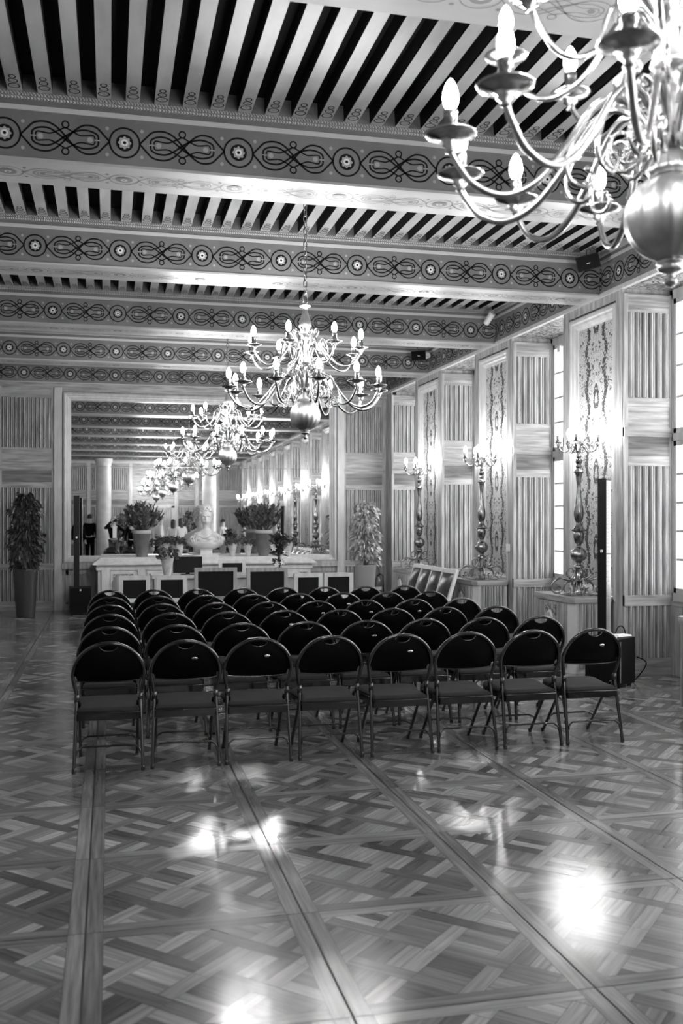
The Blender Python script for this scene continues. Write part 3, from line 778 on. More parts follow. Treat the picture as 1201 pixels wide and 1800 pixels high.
def make_candelabrum(label, y):
    t = thing('candelabrum', label, 'candelabrum', (4.86, y, .79), 0, 'candelabra on the consoles')
    cz = lambda yy: (1715-yy)*KC+.012
    MB().prism([(-.16, -.16), (.16, -.16), (.16, .16), (-.16, .16)], 'z', 0, .012).build('plinth_plate', BRASS_D, t)
    prof = [(1706, 34), (1690, 26), (1640, 16), (1612, 20), (1596, 55), (1588, 56), (1570, 38), (1530, 22), (1500, 22), (1486, 42), (1474, 46), (1462, 40), (1452, 20), (1440, 24), (1430, 36)]
    MB().lathe(smooth_pts([(hw*KC, cz(yy)) for yy, hw in prof], 2), 20).build('foot', BRASS_D, t)
    R0 = 71*KC; zc = cz(1365)
    MB().lathe([(max(.003, R0*math.sin(a)), zc+R0*.95*math.cos(a)) for a in [PI*i/20 for i in range(1, 20)]], 48, 0, None, 14, .03).build('ball', BRASS_D, t)
    prof = [(1292, 26), (1284, 18), (1272, 22), (1255, 36), (1215, 44), (1175, 46), (1162, 40), (1154, 62), (1144, 64), (1136, 50), (1105, 30), (1080, 22), (1066, 30), (1040, 38), (1000, 43), (960, 41), (900, 30), (820, 20), (750, 17), (700, 22), (655, 27), (634, 40), (626, 42), (616, 30), (600, 18), (580, 26), (560, 20), (545, 28), (520, 28), (508, 17), (492, 26), (476, 18), (455, 16), (430, 24), (400, 24), (380, 20), (365, 26), (355, 28), (352, 8)]
    MB().lathe(smooth_pts([(hw*KC, cz(yy)) for yy, hw in prof], 2), 36, 0, None, 10, .05).build('stem', BRASS_D, t)
    l1 = [(r*KC, cz(yy)) for r, yy in ((22, 1590), (60, 1575), (100, 1555), (108, 1520), (92, 1492), (64, 1490), (50, 1510), (62, 1530))]
    l2 = [(r*KC, cz(yy)) for r, yy in ((30, 1500), (48, 1560), (90, 1590), (160, 1575), (215, 1598), (245, 1645), (225, 1695), (190, 1707), (158, 1690), (160, 1655), (188, 1650), (192, 1670))]
    l3 = [(r*KC, cz(yy)) for r, yy in ((60, 1600), (110, 1615), (132, 1660), (115, 1700), (82, 1700), (74, 1668), (92, 1660))]
    leg = None
    for k in range(4):
        a = -YAW+PI/2*k
        if leg is None:
            mb = MB()
            for q, rr in ((l1, .011), (l2, .013), (l3, .01)):
                P = smooth_pts([(x, 0, z) for x, z in q], 4)
                mb.tube(P, [rr*(1.1-.5*i/len(P)) for i in range(len(P))], 8)
            leg = mb.build('scroll_leg', BRASS_D, t, (0, 0, 0), a)
        else: copy_part(leg, t, a)
    pts = [(r*KC, cz(yy)) for r, yy in ((18, 400), (40, 375), (66, 400), (95, 440), (130, 452), (165, 430), (180, 385))]
    cur = [[(r*KC, cz(yy)) for r, yy in ((18, 440), (35, 455), (60, 445), (62, 415), (45, 405))], [(r*KC, cz(yy)) for r, yy in ((30, 385), (50, 350), (78, 340), (86, 355))]]
    arm = None
    for k in range(5):
        a = math.radians(20+72*k)
        if arm is None: arm = lamp_arm(t, pts, .0085, cz(372), BRASS_D, a, cur, pr_=.036)
        else: copy_part(arm, t, a)
    return t
CYS = [9.72, 12.5, 15.2]
con = make_console('oak console cabinet behind the right loudspeaker column, nearest of the three', 9.72)
can = make_candelabrum('tall brass candelabrum on the nearest console, beside the black loudspeaker column', 9.58)
dup(con, (XR, 12.45, 0), 0, 'oak console cabinet under the middle candelabrum, second of the three along the wall')
dup(can, (4.86, 12.38, .79), 0, 'tall brass candelabrum on the middle console of the right wall')
dup(con, (XR, 15.3, 0), 0, 'oak console cabinet behind the row of leather chairs, farthest of the three')
dup(can, (4.86, 15.1, .79), 0, 'tall brass candelabrum rising behind the leather chairs, farthest of the three')
words = ['fourth', 'fifth', 'sixth', 'seventh']
for i in range(4):
    yp = 9.09-2.82*(i+1)+.66
    if yp < YF+.6: break
    dup(con, (XR, yp-.05, 0), 0, 'oak console seen only in the mirror, %s candelabrum console counted from the mirror wall' % words[i])
    dup(can, (4.86, yp-.15, .79), 0, 'candelabrum seen only in the mirror, %s counted from the mirror wall' % words[i])

# ================================================================== FOLDING CHAIRS
def make_chair():
    t = thing('folding_chair', '', 'chair', (0, 0, 0), 0, 'black folding chairs in rows')
    zt = .812; HW = .222
    def hoop(u):     # u in -1..1 -> x,z,y of back frame from collar to collar
        pass
    def yb(z): return -.105-.10*max(0, (z-.46))/.35*1.0 + .0
    # hoop path
    H = [(-.197, .43), (-.202, .49), (-.214, .55), (-.222, .605)]+[(-.222*math.sqrt(max(0, 1-((z_-.605)/.2075)**2)), z_) for z_ in (.64, .68, .715, .745, .77, .789, .802, .8095)]+[(0, .8125)]
    H = H+[(-x, z) for x, z in H[-2::-1]]
    HP = smooth_pts([(x, yb(z), z) for x, z in H], 4)
    MB().tube(HP, .0125, 10).build('back_frame', BLACKM, t)
    # curved backrest shell with the hand hole
    def ztop(x):
        best = .8
        for a, b in zip(H[:-1], H[1:]):
            if a[1] < .6 and a[0] < 0 and b[1] <= .606: continue
            if min(a[0], b[0]) <= x <= max(a[0], b[0]) and max(a[1], b[1]) > .606:
                tt = (x-a[0])/((b[0]-a[0]) or 1); return a[1]+(b[1]-a[1])*tt
        return best
    xs = [-.212+.424*i/44 for i in range(45)]
    mb = MB(); vf = []; cols = []
    for x in xs:
        zb = .572+.012*(1-(x/.212)**2)*-1+.0
        z1 = ztop(x)-.002
        if abs(x) < .058: z1 = .797-.034*math.sqrt(max(0, 1-(x/.058)**2))
        if abs(x) > .2: zb = .60
        col = []
        for j in range(7):
            z = zb+(max(z1, zb+.01)-zb)*j/6
            yy = yb(z)+.012-.035*(1-(x/.212)**2)*math.sin(PI*min(1, (z-.56)/.27))
            col.append((x, yy, z))
        cols.append(col)
    n = len(xs); vs = [p for c in cols for p in c]; vb = [(x, y+.014, z) for x, y, z in vs]
    fs = [(i*7+j, (i+1)*7+j, (i+1)*7+j+1, i*7+j+1) for i in range(n-1) for j in range(6)]
    mb.add(vs, fs, 0, True); mb.add(vb, [f[::-1] for f in fs], 0, True)
    NN = len(vs); allv = vs+vb; rim = []
    for i in range(n-1):
        rim.append((i*7, NN+i*7, NN+(i+1)*7, (i+1)*7)); rim.append((i*7+6, (i+1)*7+6, NN+(i+1)*7+6, NN+i*7+6))
    mb.add(allv, rim, 0)
    back = mb.build('backrest', BLACKP, t)
    # thin bright lip along the lower edge
    MB().tube([(x, yb(.57)+.004-.035*(1-(x/.2)**2)*.12, .5705-.012*(1-(x/.212)**2)) for x in [-.2+.4*i/16 for i in range(17)]], .0045, 6).build('lower_lip', BLACKM, t)
    # rear legs with collars
    for s_ in (-1, 1):
        MB().tube([(s_*.197, -.108, .485), (s_*.207, -.165, .2), (s_*.213, -.205, .004)], .0118, 10).build('leg', BLACKM, t)
        MB().lathe([(.013, .42), (.0165, .424), (.0165, .478), (.013, .482)], 12, 0, Matrix.Translation((s_*.198, -.006, .0)) @ Matrix.Translation((0, -.107, 0))).build('collar', BLACKM, t)
        MB().lathe([(.0125, 0), (.0135, .003), (.0135, .03), (.012, .032)], 12, 0, Matrix.Translation((s_*.213, -.203, 0))).build('foot_cap', BLACKM, t)
        MB().tube([(s_*.184, -.09, .42), (s_*.184, .05, .27), (s_*.186, .265, .006)], .0112, 10).build('leg', BLACKM, t)
        MB().lathe([(.012, 0), (.013, .003), (.013, .027), (.0115, .03)], 12, 0, Matrix.Translation((s_*.186, .263, 0))).build('foot_cap', BLACKM, t)
    def bar(y, z, wx, drop):
        p = [(-wx, y-.012, z-drop), (-wx+.006, y-.008, z-drop*.45), (-wx+.03, y, z-.006), (-wx+.06, y, z), (wx-.06, y, z), (wx-.03, y, z-.006), (wx-.006, y-.008, z-drop*.45), (wx, y-.012, z-drop)]
        return smooth_pts(p, 4)
    MB().tube(bar(-.178, .158, .198, .05), .0062, 8).build('stretcher', BLACKM, t)
    MB().tube(bar(.175, .15, .178, .04), .0062, 8).build('stretcher', BLACKM, t)
    # seat pan and cushion, tipping back
    def seat(mb, grow, z0, z1, z2=None):
        out = []
        base = [(-.19, -.165), (-.194, -.14), (-.19, 0), (-.212, .14), (-.208, .22), (-.17, .258), (0, .272)]
        base = base+[(-x, y) for x, y in base[-2::-1]]
        base = smooth_pts(base, 3)
        base = [(x*(1+grow), (y-.05)*(1+grow)+.05) for x, y in base]
        tilt = lambda y: .325+(y+.16)*.03
        n = len(base); rings = []
        prof = [(1.0, z0), (1.0, z1)] if z2 is None else [(1.0, z0), (1.015, z0+.012), (1.0, z1), (.93, z1+.012), (.75, z2-.006), (.45, z2), (.02, z2+.002)]
        vs = []
        for (s_, z) in prof:
            for (x, y) in base: vs.append((x*s_, (y-.05)*s_+.05, tilt((y-.05)*s_+.05)+z))
        fs = [(i*n+k, i*n+(k+1) % n, (i+1)*n+(k+1) % n, (i+1)*n+k) for i in range(len(prof)-1) for k in range(n)]
        mb.add(vs, fs, 0, z2 is not None)
        mb.add(vs, [tuple(range(n))[::-1], tuple(range((len(prof)-1)*n, len(prof)*n))])
        return mb
    seat(MB(), 0, -.004, .042).build('seat_pan', BLACKM, t)
    rim_ = [(-.19, -.165), (-.194, -.14), (-.19, 0), (-.212, .14), (-.208, .22), (-.17, .258), (0, .272)]
    rim_ = smooth_pts(rim_+[(-x, y) for x, y in rim_[-2::-1]], 3)
    MB().tube([(x*1.005, (y-.05)*1.005+.05, .325+(y+.16)*.03+.042) for x, y in rim_], .0042, 6, closed=True).build('seat_rim', BLACKM, t)
    seat(MB(), -.02, .044, .058, .078).build('seat', FABRIC, t)
    for s_ in (-1, 1):
        MB().tube([(s_*.186, -.12, .375), (s_*.203, -.118, .375)], .012, 10).build('hinge', STEEL, t)
    # small oval maker's badge, off centre
    mb = MB(); n = 20; yy = yb(.70)-.026
    M = Matrix.Translation((.055, yy, .70)) @ Matrix.Rotation(PI/2+.28, 4, 'X')
    mb.lathe([(.0001, .003), (.016, .003), (.019, 0)], 20, 0, M @ Matrix.Diagonal((1, .5, 1, 1)))
    mb.add([(.005*x, .0032*y, .0036) for x, y in ((-2.2, -.3), (2.2, -.3), (2.2, .3), (-2.2, .3))], [(0, 1, 2, 3)], 1, False, M)
    mb.add([(.005*x, .0036*y, .0036) for x, y in ((-.5, -1.2), (.5, -1.2), (.5, 1.2), (-.5, 1.2))], [(0, 1, 2, 3)], 1, False, M)
    mb.build('badge', [STEEL, BLACKP], t)
    return t
badges = {(0, 1), (0, 2), (0, 4), (0, 7), (1, 2), (1, 4), (2, 3), (3, 4), (3, 5), (3, 6), (4, 4), (4, 5), (5, 5)}
ROWS = ['nearest row', 'second row from camera', 'third row from camera', 'fourth row from camera', 'fifth row from camera', 'farthest row']
COLS = ['at the far left end', 'second from the left', 'third from the left', 'fourth from the left', 'fifth from the left', 'sixth from the left', 'seventh from the left', 'at the far right end']
proto = make_chair()
jr = random.Random(3); first = True
for r in range(6):
    for c in range(8):
        x = c*.4815+jr.uniform(-.008, .008)+(.0 if r else 0); y = 6.575+.924*r+jr.uniform(-.012, .012); a = jr.uniform(-.02, .02)
        b = (r, c) in badges
        lab = 'black folding chair, %s, %s%s' % (COLS[c], ROWS[r], ', oval badge' if b else '')
        if r == 0 and c == 1 and first:
            pass
        o = dup(proto, (x, y, 0), a, lab, None, None if b else 'badge')
TREE.pop(proto.name, None)
for k_ in kids(proto): bpy.data.objects.remove(k_)
bpy.data.objects.remove(proto)

# ================================================================== LOUDSPEAKERS
def make_pa(label, loc, rot):
    t = thing('loudspeaker', label, 'loudspeaker', loc, rot, 'column loudspeakers')
    mb = MB(); mb.prism([(-.18, -.155), (.18, -.155), (.18, .155), (-.18, .155)], 'z', .02, .46)
    mb.build('subwoofer', BLACKBOX, t)
    sb = kids(t)[-1]
    mb = MB(); mb.box(-.165, .165, -.163, -.155, .04, .44); mb.build('front_grille', mat('black_perforated_grille', .003, .7, 0, .15), sb)
    for x in (-.14, .14):
        for y in (-.12, .12): MB().lathe([(.02, 0), (.02, .02)], 10, 0, Matrix.Translation((x, y, 0))).build('rubber_foot', BLACKP, sb)
    mb = MB()
    for i in range(34): mb.box(.1805, .1825, -.14, -.125, .05+i*.0115, .055+i*.0115)
    mb.build('vent_slots', GRILLE, sb)
    mb = MB(); mb.box(-.105, -.015, -.05, .045, .46, 1.26); mb.box(-.105, -.015, -.05, .045, 1.262, 1.99)
    mb.box(-.108, -.012, -.053, .048, 1.255, 1.267); col = mb.build('column', BLACKBOX, t)
    mb = MB(); n = 110
    mb.box(-.0145, -.0125, -.045, .04, .5, 1.97)
    mb.build('side_panel', mat('window_lit_side', .28, .4, .2), col)  # side coloured pale to paint in the light from the windows
    mb = MB()
    for i in range(n): mb.box(-.0125, -.0115, -.035, .0, .52+i*.0131, .5235+i*.0131)
    mb.build('cooling_slots', mat('slot_shadow_grey', .06, .6), col)
    MB().box(-.073, -.047, -.0545, -.05, 1.275, 1.301).box(-.066, -.054, -.0555, -.0545, 1.285, 1.291, 1).build('emblem', [LED, BLACKP], col)
    MB().box(-.012, .012, -.1655, -.163, .40, .424).build('emblem', LED, sb)
    return t
pa = make_pa('black column loudspeaker on a subwoofer at the right, before the nearest console', (4.71, 8.635, 0), -.991)
dup(pa, (-.48, 17.08, 0), .06, 'black column loudspeaker standing left of the long sideboard by the far wall')
tag(MB().box(-.09, .09, -.07, .07, 0, .004).box(-.07, .1, -.05, .06, .004, .012).build('paper_sheets', PAPER, None, (4.83, 8.66, .4625), .3), 'white sheets of paper lying on the right subwoofer', 'paper')
tag(MB().tube(smooth_pts([(4.86, 8.8, .47), (4.93, 8.86, .53), (5.0, 8.88, .5), (5.03, 8.86, .3), (5.02, 8.84, .05), (5.0, 8.7, .012), (5.05, 8.55, .2), (4.99, 8.62, .26)], 5), .006, 6).build('speaker_cable', BLACKP), 'thin black cable looping behind the right subwoofer', 'cable')

def wall_speaker(label, loc, rot, tilt=.25):
    t = thing('wall_speaker', label, 'loudspeaker', loc, rot, 'small loudspeakers under the ceiling')
    M = Matrix.Rotation(tilt*-1.0, 4, 'Y') @ Matrix.Rotation(tilt, 4, 'X')
    MB().prism([(-.12, -.08), (.12, -.08), (.09, .08), (-.09, .08)], 'z', -.075, .075, 0, False, M).build('cabinet', BLACKBOX, t)
    c = kids(t)[-1]
    MB().box(-.112, .112, -.086, -.08, -.067, .067, 0, M).build('grille', BLACKP, c)
    MB().box(-.018, .018, -.089, -.086, -.01, -.003, 0, M).build('emblem', LED, c)
    MB().tube([(0, .0, .07), (0, .02, .12), (.02, .05, .2)], .007, 8).build('bracket', STEEL, t)
    return t
wall_speaker('small black loudspeaker hung high in the corner of the nearer beam, above the right wall', (4.86, 9.4, 4.28), -.35)
wall_speaker('small black loudspeaker on the farther beam, beside a white spot lamp', (4.86, 15.2, 4.24), -.1, .08)
def spot(label, loc, rot):
    t = thing('spot_lamp', label, 'lamp', loc, (0), 'white spot lamps')
    M = Matrix.Rotation(rot[0], 4, 'Z') @ Matrix.Rotation(rot[1], 4, 'X')
    MB().lathe([(.001, -.09), (.035, -.09), (.042, -.08), (.042, .06), (.046, .07), (.046, .09), (.036, .09), (.03, .075), (.001, .07)], 20, 0, M).build('housing', PLASTW, t)
    MB().tube([(0, 0, 0), (.04, .06, .03), (.05, .1, .04)], .008, 8).build('bracket', STEEL, t)
spot('small white cylindrical spot lamp on the middle beam corner', (4.96, 12.36, 4.29), (.5, .75))
spot('small white spot lamp right of the black speaker on the farther beam', (5.0, 15.22, 4.24), (.2, 1.5))
def switch_box(label, loc, sz):
    t = thing('switch_box', label, 'switch', loc)
    MB().box(-.02, 0, -sz, sz, -sz*1.1, sz*1.1).build('housing', PLASTW, t)
    MB().box(-.026, -.02, -sz*.5, sz*.5, -sz*.5, sz*.5).build('rocker', WHITE, t)
switch_box('small white thermostat box on the oak pier between two candelabra', (XR-.005, 12.02, 1.22), .045)
switch_box('tiny white sensor box high on the window frame', (XW-.03, 11.62, 3.78), .035)

# ================================================================== SIDEBOARD, DESK AND CHAIRS BY THE FAR WALL
t = thing('sideboard', 'long pale oak sideboard with carved panels below the great mirror', 'sideboard', (1.63, 17.36, 0))
W2 = 1.79; D2 = .36
mb = MB(); prof = [(0, .945), (0, .925), (.03, .915), (.06, .885), (.10, .86), (.115, .845), (.115, .825), (.07, .822)]
vs = []
for ins, z in prof:
    e = ins
    vs += [(-W2-e, -D2-e, z), (W2+e, -D2-e, z), (W2+e, D2, z), (-W2-e, D2, z)]
mb.add(vs, [(4*i+k, 4*i+(k+1) % 4, 4*i+4+(k+1) % 4, 4*i+4+k) for i in range(len(prof)-1) for k in range(4)])
mb.add(vs[:4], [(0, 1, 2, 3)]); mb.box(-W2-.05, W2+.05, -D2-.05, D2, .80, .823)
mb.build('top', LIGHTOAK, t)
MB().box(-W2-.03, W2+.03, -D2-.03, D2, 0, .795).box(-W2-.06, W2+.06, -D2-.06, D2, .735, .795).build('body', LIGHTOAK, t)
for k in range(6):
    x0 = -W2+.03+k*.6; yf = -D2-.03
    mb = MB(); mb.box(x0, x0+.12, yf-.03, yf, .02, .735); mb.build('pilaster', LIGHTOAK, t)
    d = MB().box(x0+.15, x0+.56, yf-.022, yf, .06, .72).build('door', LIGHTOAK, t)
    MB().box(x0+.19, x0+.52, yf-.03, yf-.022, .1, .67).build('carving', CARVE, d)
    M = Matrix.Translation((x0+.355, yf-.03, .36)) @ Matrix.Rotation(PI/2, 4, 'X')
    MB().lathe([(.17, 0), (.165, .012), (.15, .014), (.14, .006), (.001, .006)], 28, 0, M @ Matrix.Diagonal((.8, 1.4, 1, 1))).build('oval_medallion', LIGHTOAK, d)

t = thing('writing_desk', 'plain pale desk standing before the sideboard, mostly hidden by wooden chairs', 'desk', (1.72, 14.75, 0))
MB().box(-1.12, 1.12, -.38, .38, .735, .775).build('desk_top', LIGHTOAK, t)
MB().box(-1.04, 1.04, -.3, -.28, .2, .735).build('modesty_panel', LIGHTOAK, t)
for x in (-1.06, 1.06):
    for y in (-.33, .33): MB().box(x-.03, x+.03, y-.03, y+.03, 0, .735).build('leg', LIGHTOAK, t)
t = thing('computer_monitor', 'black screen back standing on the desk beside the wrapped flower pot', 'monitor', (1.13, 14.72, .776))
MB().box(-.215, .215, -.012, .012, .02, .262).build('screen', BLACKBOX, t); MB().box(-.1, .1, -.06, .08, 0, .008).box(-.03, .03, -.01, .01, 0, .06).build('stand', BLACKP, t)

def wood_chair(label, loc, rot, w_, h_, studs=False, light=True, big=False):
    t = thing('framed_armchair' if big else 'framed_chair', label, 'chair', loc, rot, 'wood-framed chairs before the desk')
    WM = WOOD_V if big else LIGHTOAK
    hw = w_/2; fr = .055 if not big else .05
    yb = -.2; zb = h_-(.36 if not big else .44)
    mb = MB(); mb.box(-hw, -hw+fr, yb-.025, yb+.025, zb, h_); mb.box(hw-fr, hw, yb-.025, yb+.025, zb, h_)
    mb.box(-hw, hw, yb-.027, yb+.027, h_-fr, h_); mb.box(-hw, hw, yb-.026, yb+.026, zb, zb+fr)
    mb.build('back_frame', WM, t)
    mb = MB(); a = hw-fr; z0, z1 = zb+fr, h_-fr
    mb.prism([(-a, yb-.012), (a, yb-.012), (a, yb+.03), (a*.6, yb+.04), (-a*.6, yb+.04), (-a, yb+.03)], 'z', z0, z1)
    bp = mb.build('back_pad', UPH, t)
    if studs:
        mb = MB(); n = 18
        for i in range(n): mb.lathe([(.009, 0), (.006, .005), (.001, .007)], 6, 0, Matrix.Translation((-a+.012+(2*a-.024)*i/(n-1), yb-.012, z1-.014)) @ Matrix.Rotation(PI/2, 4, 'X'))
        mb.build('nail_heads', BRASS, bp)
    MB().box(-hw+.01, hw-.01, -.2, .26, .38, .40).build('seat_frame', WM, t)
    MB().prism([(-hw+.02, -.18), (hw-.02, -.18), (hw-.015, .24), (-hw+.015, .24)], 'z', .40, .455).build('seat', UPH, t)
    for x in (-hw+.03, hw-.03):
        MB().box(x-.025, x+.025, yb-.022, yb+.022, 0, zb).build('leg', WM, t); MB().box(x-.025, x+.025, .2, .25, 0, .38).build('leg', WM, t)
        if big:
            MB().box(x-.025, x+.025, yb+.02, .22, .60, .635).box(x-.02, x+.02, .16, .21, .4, .6).build('armrest', WM, t)
    return t
wood_chair('large wood-framed armchair with dark back, left of the two large ones', (1.418, 13.7, 0), 0, .585, .93, big=True)
wood_chair('large wood-framed armchair with dark back, right of the two large ones', (2.13, 13.7, 0), 0, .575, .92, big=True)
wood_chair('small pale-framed chair with dark back, leftmost in the row before the desk', (.328, 13.7, 0), 0, .41, .833)
wood_chair('small pale-framed chair with dark back, between leftmost chair and large armchair', (.823, 13.7, 0), 0, .41, .83)
wood_chair('small pale-framed chair with dark back, directly right of the large armchairs', (2.71, 13.7, 0), 0, .405, .836)
wood_chair('small pale-framed chair with dark back, rightmost beside the big potted ficus', (3.147, 13.7, 0), 0, .42, .838)
wood_chair('pale chair with a row of nail heads behind the desk, between the large armchairs', (1.96, 15.9, 0), PI, .44, .93, studs=True)
# rounded pale armchair at the left end
t = thing('tub_chair', 'pale round-shouldered tub chair half hidden at the left end of the desk', 'chair', (.28, 14.25, 0))
pts = [(.26*math.cos(a), .25*math.sin(a)) for a in [PI+PI*.08+ (PI*.84)*i/16 for i in range(17)]]
mb = MB(); vs = []
for i, (x, y) in enumerate(pts):
    s_ = abs(i-8)/8; zt = .80-.10*max(0, s_-.6)/.4
    vs += [(x, y, .12), (x, y, zt), (x*.88, y*.88, zt), (x*.88, y*.88, .12)]
mb.add(vs, [(4*i+k, 4*i+(k+1) % 4, 4*i+4+(k+1) % 4, 4*i+4+k) for i in range(16) for k in range(4)], 0, True); mb.build('shell', LIGHTOAK, t)
MB().lathe([(.2, .36), (.22, .38), (.22, .43), (.18, .45), (.01, .455)], 24).build('seat', UPH, t)
for a in (.8, 2.3, 3.9, 5.5): MB().tube([(.17*math.cos(a), .17*math.sin(a), .37), (.19*math.cos(a), .19*math.sin(a), 0)], .016, 8).build('leg', LIGHTOAK, t)

# leather chairs along the right wall, facing the hall
def leather_chair():
    t = thing('leather_chair', 'oak chair with padded leather back, nearest of the row along the right wall', 'chair', (0, 0, 0), 0, 'leather chairs along the right wall')
    hw = .215; zt = .93
    lean = lambda z: .2+.16*max(0, z-.42)/.5
    for s_ in (-1, 1):
        mb = MB(); mb.prism([(lean(0)-.0, 0), (.245, 0), (.245, .42), (lean(zt)+.04, zt), (lean(zt), zt), (.2, .42)], 'x', s_*hw-.02, s_*hw+.02); mb.build('back_post', LIGHTOAK, t)
        MB().box(s_*hw-.022, s_*hw+.022, -.24, -.2, 0, .4).build('leg', LIGHTOAK, t)
    mb = MB(); mb.prism([(lean(.88), .885), (lean(.93), .935), (lean(.93)+.04, .935), (lean(.88)+.04, .885)], 'x', -hw, hw)
    mb.build('back_rail', LIGHTOAK, t); mb = MB(); mb.prism([(lean(.5), .5), (lean(.54), .54), (lean(.54)+.04, .54), (lean(.5)+.04, .5)], 'x', -hw, hw); mb.build('back_rail', LIGHTOAK, t)
    mb = MB(); vs = []; nx, nz = 9, 9
    for j in range(nz+1):
        for i in range(nx+1):
            x = -hw+.025+(2*hw-.05)*i/nx; z = .54+.345*j/nz
            b = .05*(math.sin(PI*i/nx)*math.sin(PI*j/nz))**.45 if 0 < i < nx and 0 < j < nz else 0
            vs.append((x, lean(z)+.012-b, z))
    mb.add(vs, [(j*(nx+1)+i, j*(nx+1)+i+1, (j+1)*(nx+1)+i+1, (j+1)*(nx+1)+i) for j in range(nz) for i in range(nx)], 0, True)
    mb.add([(-hw+.025, lean(.54)+.03, .54), (hw-.025, lean(.54)+.03, .54), (hw-.025, lean(.885)+.03, .885), (-hw+.025, lean(.885)+.03, .885)], [(0, 1, 2, 3)])
    p = mb.build('back_pad', LEATHER, t)
    mb = MB()
    for j in range(16):
        for s_ in (-1, 1):
            z = .55+.325*j/15; mb.lathe([(.008, 0), (.005, .004), (.001, .006)], 6, 0, Matrix.Translation((s_*(hw-.024), lean(z)+.004, z)) @ Matrix.Rotation(PI/2, 4, 'X'))
    mb.build('nail_heads', BRASS, p)
    MB().box(-hw, hw, -.24, .22, .38, .42).build('seat_frame', LIGHTOAK, t)
    MB().prism([(-hw+.01, -.235), (hw-.01, -.235), (hw-.01, .2), (-hw+.01, .2)], 'z', .42, .48).build('seat', LEATHER, t)
    return t
lc = leather_chair(); lc.location = (4.0, 12.25, 0); lc.rotation_euler = (0, 0, -PI/2+.05)
for i, wd in enumerate(('second of the row', 'third of the row', 'fourth and farthest of the row')):
    dup(lc, (4.02+.02*i, 12.77+.52*i, 0), -PI/2+.03*(1-i), 'oak chair with padded leather back, %s along the right wall' % wd)
# fire extinguisher standing by the corner
t = thing('fire_extinguisher', 'dark fire extinguisher with pale bands in the corner behind the right ficus', 'fire extinguisher', (4.86, 17.62, .0))
MB().lathe([(.07, 0), (.08, .02), (.08, .42), (.06, .48), (.03, .51), (.03, .54)], 20).build('cylinder', mat('extinguisher_paint', .06, .3), t)
MB().lathe([(.0812, .12), (.0812, .2)], 20, cap=False).lathe([(.0812, .28), (.0812, .34)], 20, cap=False).build('label_band', mat('extinguisher_label', .4, .5), t)
MB().tube([(0, 0, .53), (.03, -.02, .58), (.09, -.04, .55), (.1, -.05, .2)], .011, 8).build('hose', BLACKP, t)
MB().box(-.02, .02, -.05, .02, .54, .565).build('handle', BLACKM, t)

# ================================================================== PLANTS
def leaves(mb, place, n, ln, wd, r, droop=.3, mi=0):
    for _ in range(n):
        p, d = place(r)
        d = Vector(d).normalized(); sd = d.cross(Vector((r.uniform(-1, 1), r.uniform(-1, 1), r.uniform(-.3, 1)))).normalized()
        l_ = ln*r.uniform(.7, 1.25); w_ = wd*r.uniform(.8, 1.2); up = d.cross(sd)
        b = Vector(p)
        pts = [b, b+d*l_*.35+sd*w_+up*w_*.25, b+d*l_*.4-Vector((0, 0, droop*l_*.1)), b+d*l_*.35-sd*w_+up*w_*.25,
               b+d*l_*.75+sd*w_*.75-Vector((0, 0, droop*l_*.3)), b+d*l_*.75-sd*w_*.75-Vector((0, 0, droop*l_*.3)), b+d*l_-Vector((0, 0, droop*l_*.6)), b+d*l_*.75-Vector((0, 0, droop*l_*.35))]
        mb.add([tuple(q) for q in pts], [(0, 1, 2), (0, 2, 3), (1, 4, 7, 2), (2, 7, 5, 3), (4, 6, 7), (7, 6, 5)], mi, True)
def ficus(label, loc, potmat, leafmat, ph, pr, h0, h1, cr, seed, n, lsz=(.085, .019)):
    t = thing('potted_ficus', label, 'plant', loc, 0, 'tall potted ficus trees')
    MB().lathe([(pr*.72, 0), (pr*.74, .01), (pr*.98, ph-.03), (pr, ph-.02), (pr, ph), (pr*.93, ph), (pr*.9, ph-.06), (.01, ph-.06)], 32).build('pot', potmat, t)
    MB().lathe([(pr*.9, ph-.055), (.01, ph-.05)], 24).build('soil', SOIL, t)
    r = random.Random(seed); mb = MB(); tips = []
    for k in range(5):
        a = 2*PI*k/5; pts = [(.03*math.cos(a), .03*math.sin(a), ph-.06)]
        for q in range(1, 7):
            z = ph+(h1-ph-.12)*q/6; rr = (cr*.35)*math.sin(PI*q/7)
            pts.append((rr*math.cos(a+q*.35), rr*math.sin(a+q*.35), z))
        mb.tube(smooth_pts(pts, 3), .009, 6)
        for q in range(2, 7):
            for _ in range(3):
                b = Vector(pts[q]); aa = r.uniform(0, 2*PI); e = b+Vector((math.cos(aa)*cr*.6, math.sin(aa)*cr*.6, r.uniform(-.05, .12)))
                mb.tube([tuple(b), tuple((b+e)/2+Vector((0, 0, .03))), tuple(e)], .0035, 4)
    mb.build('branches', BARK, t)
    def place(rr):
        z = rr.uniform(h0, h1); f = (z-h0)/(h1-h0)
        a = rr.uniform(0, 2*PI)
        R = cr*(.98-.16*f)*(1-.6*max(0, f-.8)/.2)*(1-.4*max(0, .12-f)/.12)*(1+.2*math.sin(z*11+2*a)+.14*math.sin(z*23-3*a+seed))
        q = R*math.sqrt(rr.uniform(.15, 1))
        return (q*math.cos(a), q*math.sin(a), z), (math.cos(a), math.sin(a), rr.uniform(-1.3, .5))
    mb = MB(); leaves(mb, place, n, *lsz, r, .8); f_ = mb.build('foliage', leafmat, t)
    return t
ficus('tall ficus with pale shining leaves in a smooth grey pot, right of the sideboard', (4.45, 16.95, 0), POTW, LEAF_L, .78, .19, .84, 1.9, .25, 5, 620, (.10, .027))
ficus('tall dark ficus in a dark metal pot at the left edge', (-1.33, 16.72, 0), POTD, LEAF_D, .79, .2, .8, 2.02, .25, 9, 1700, (.08, .016))
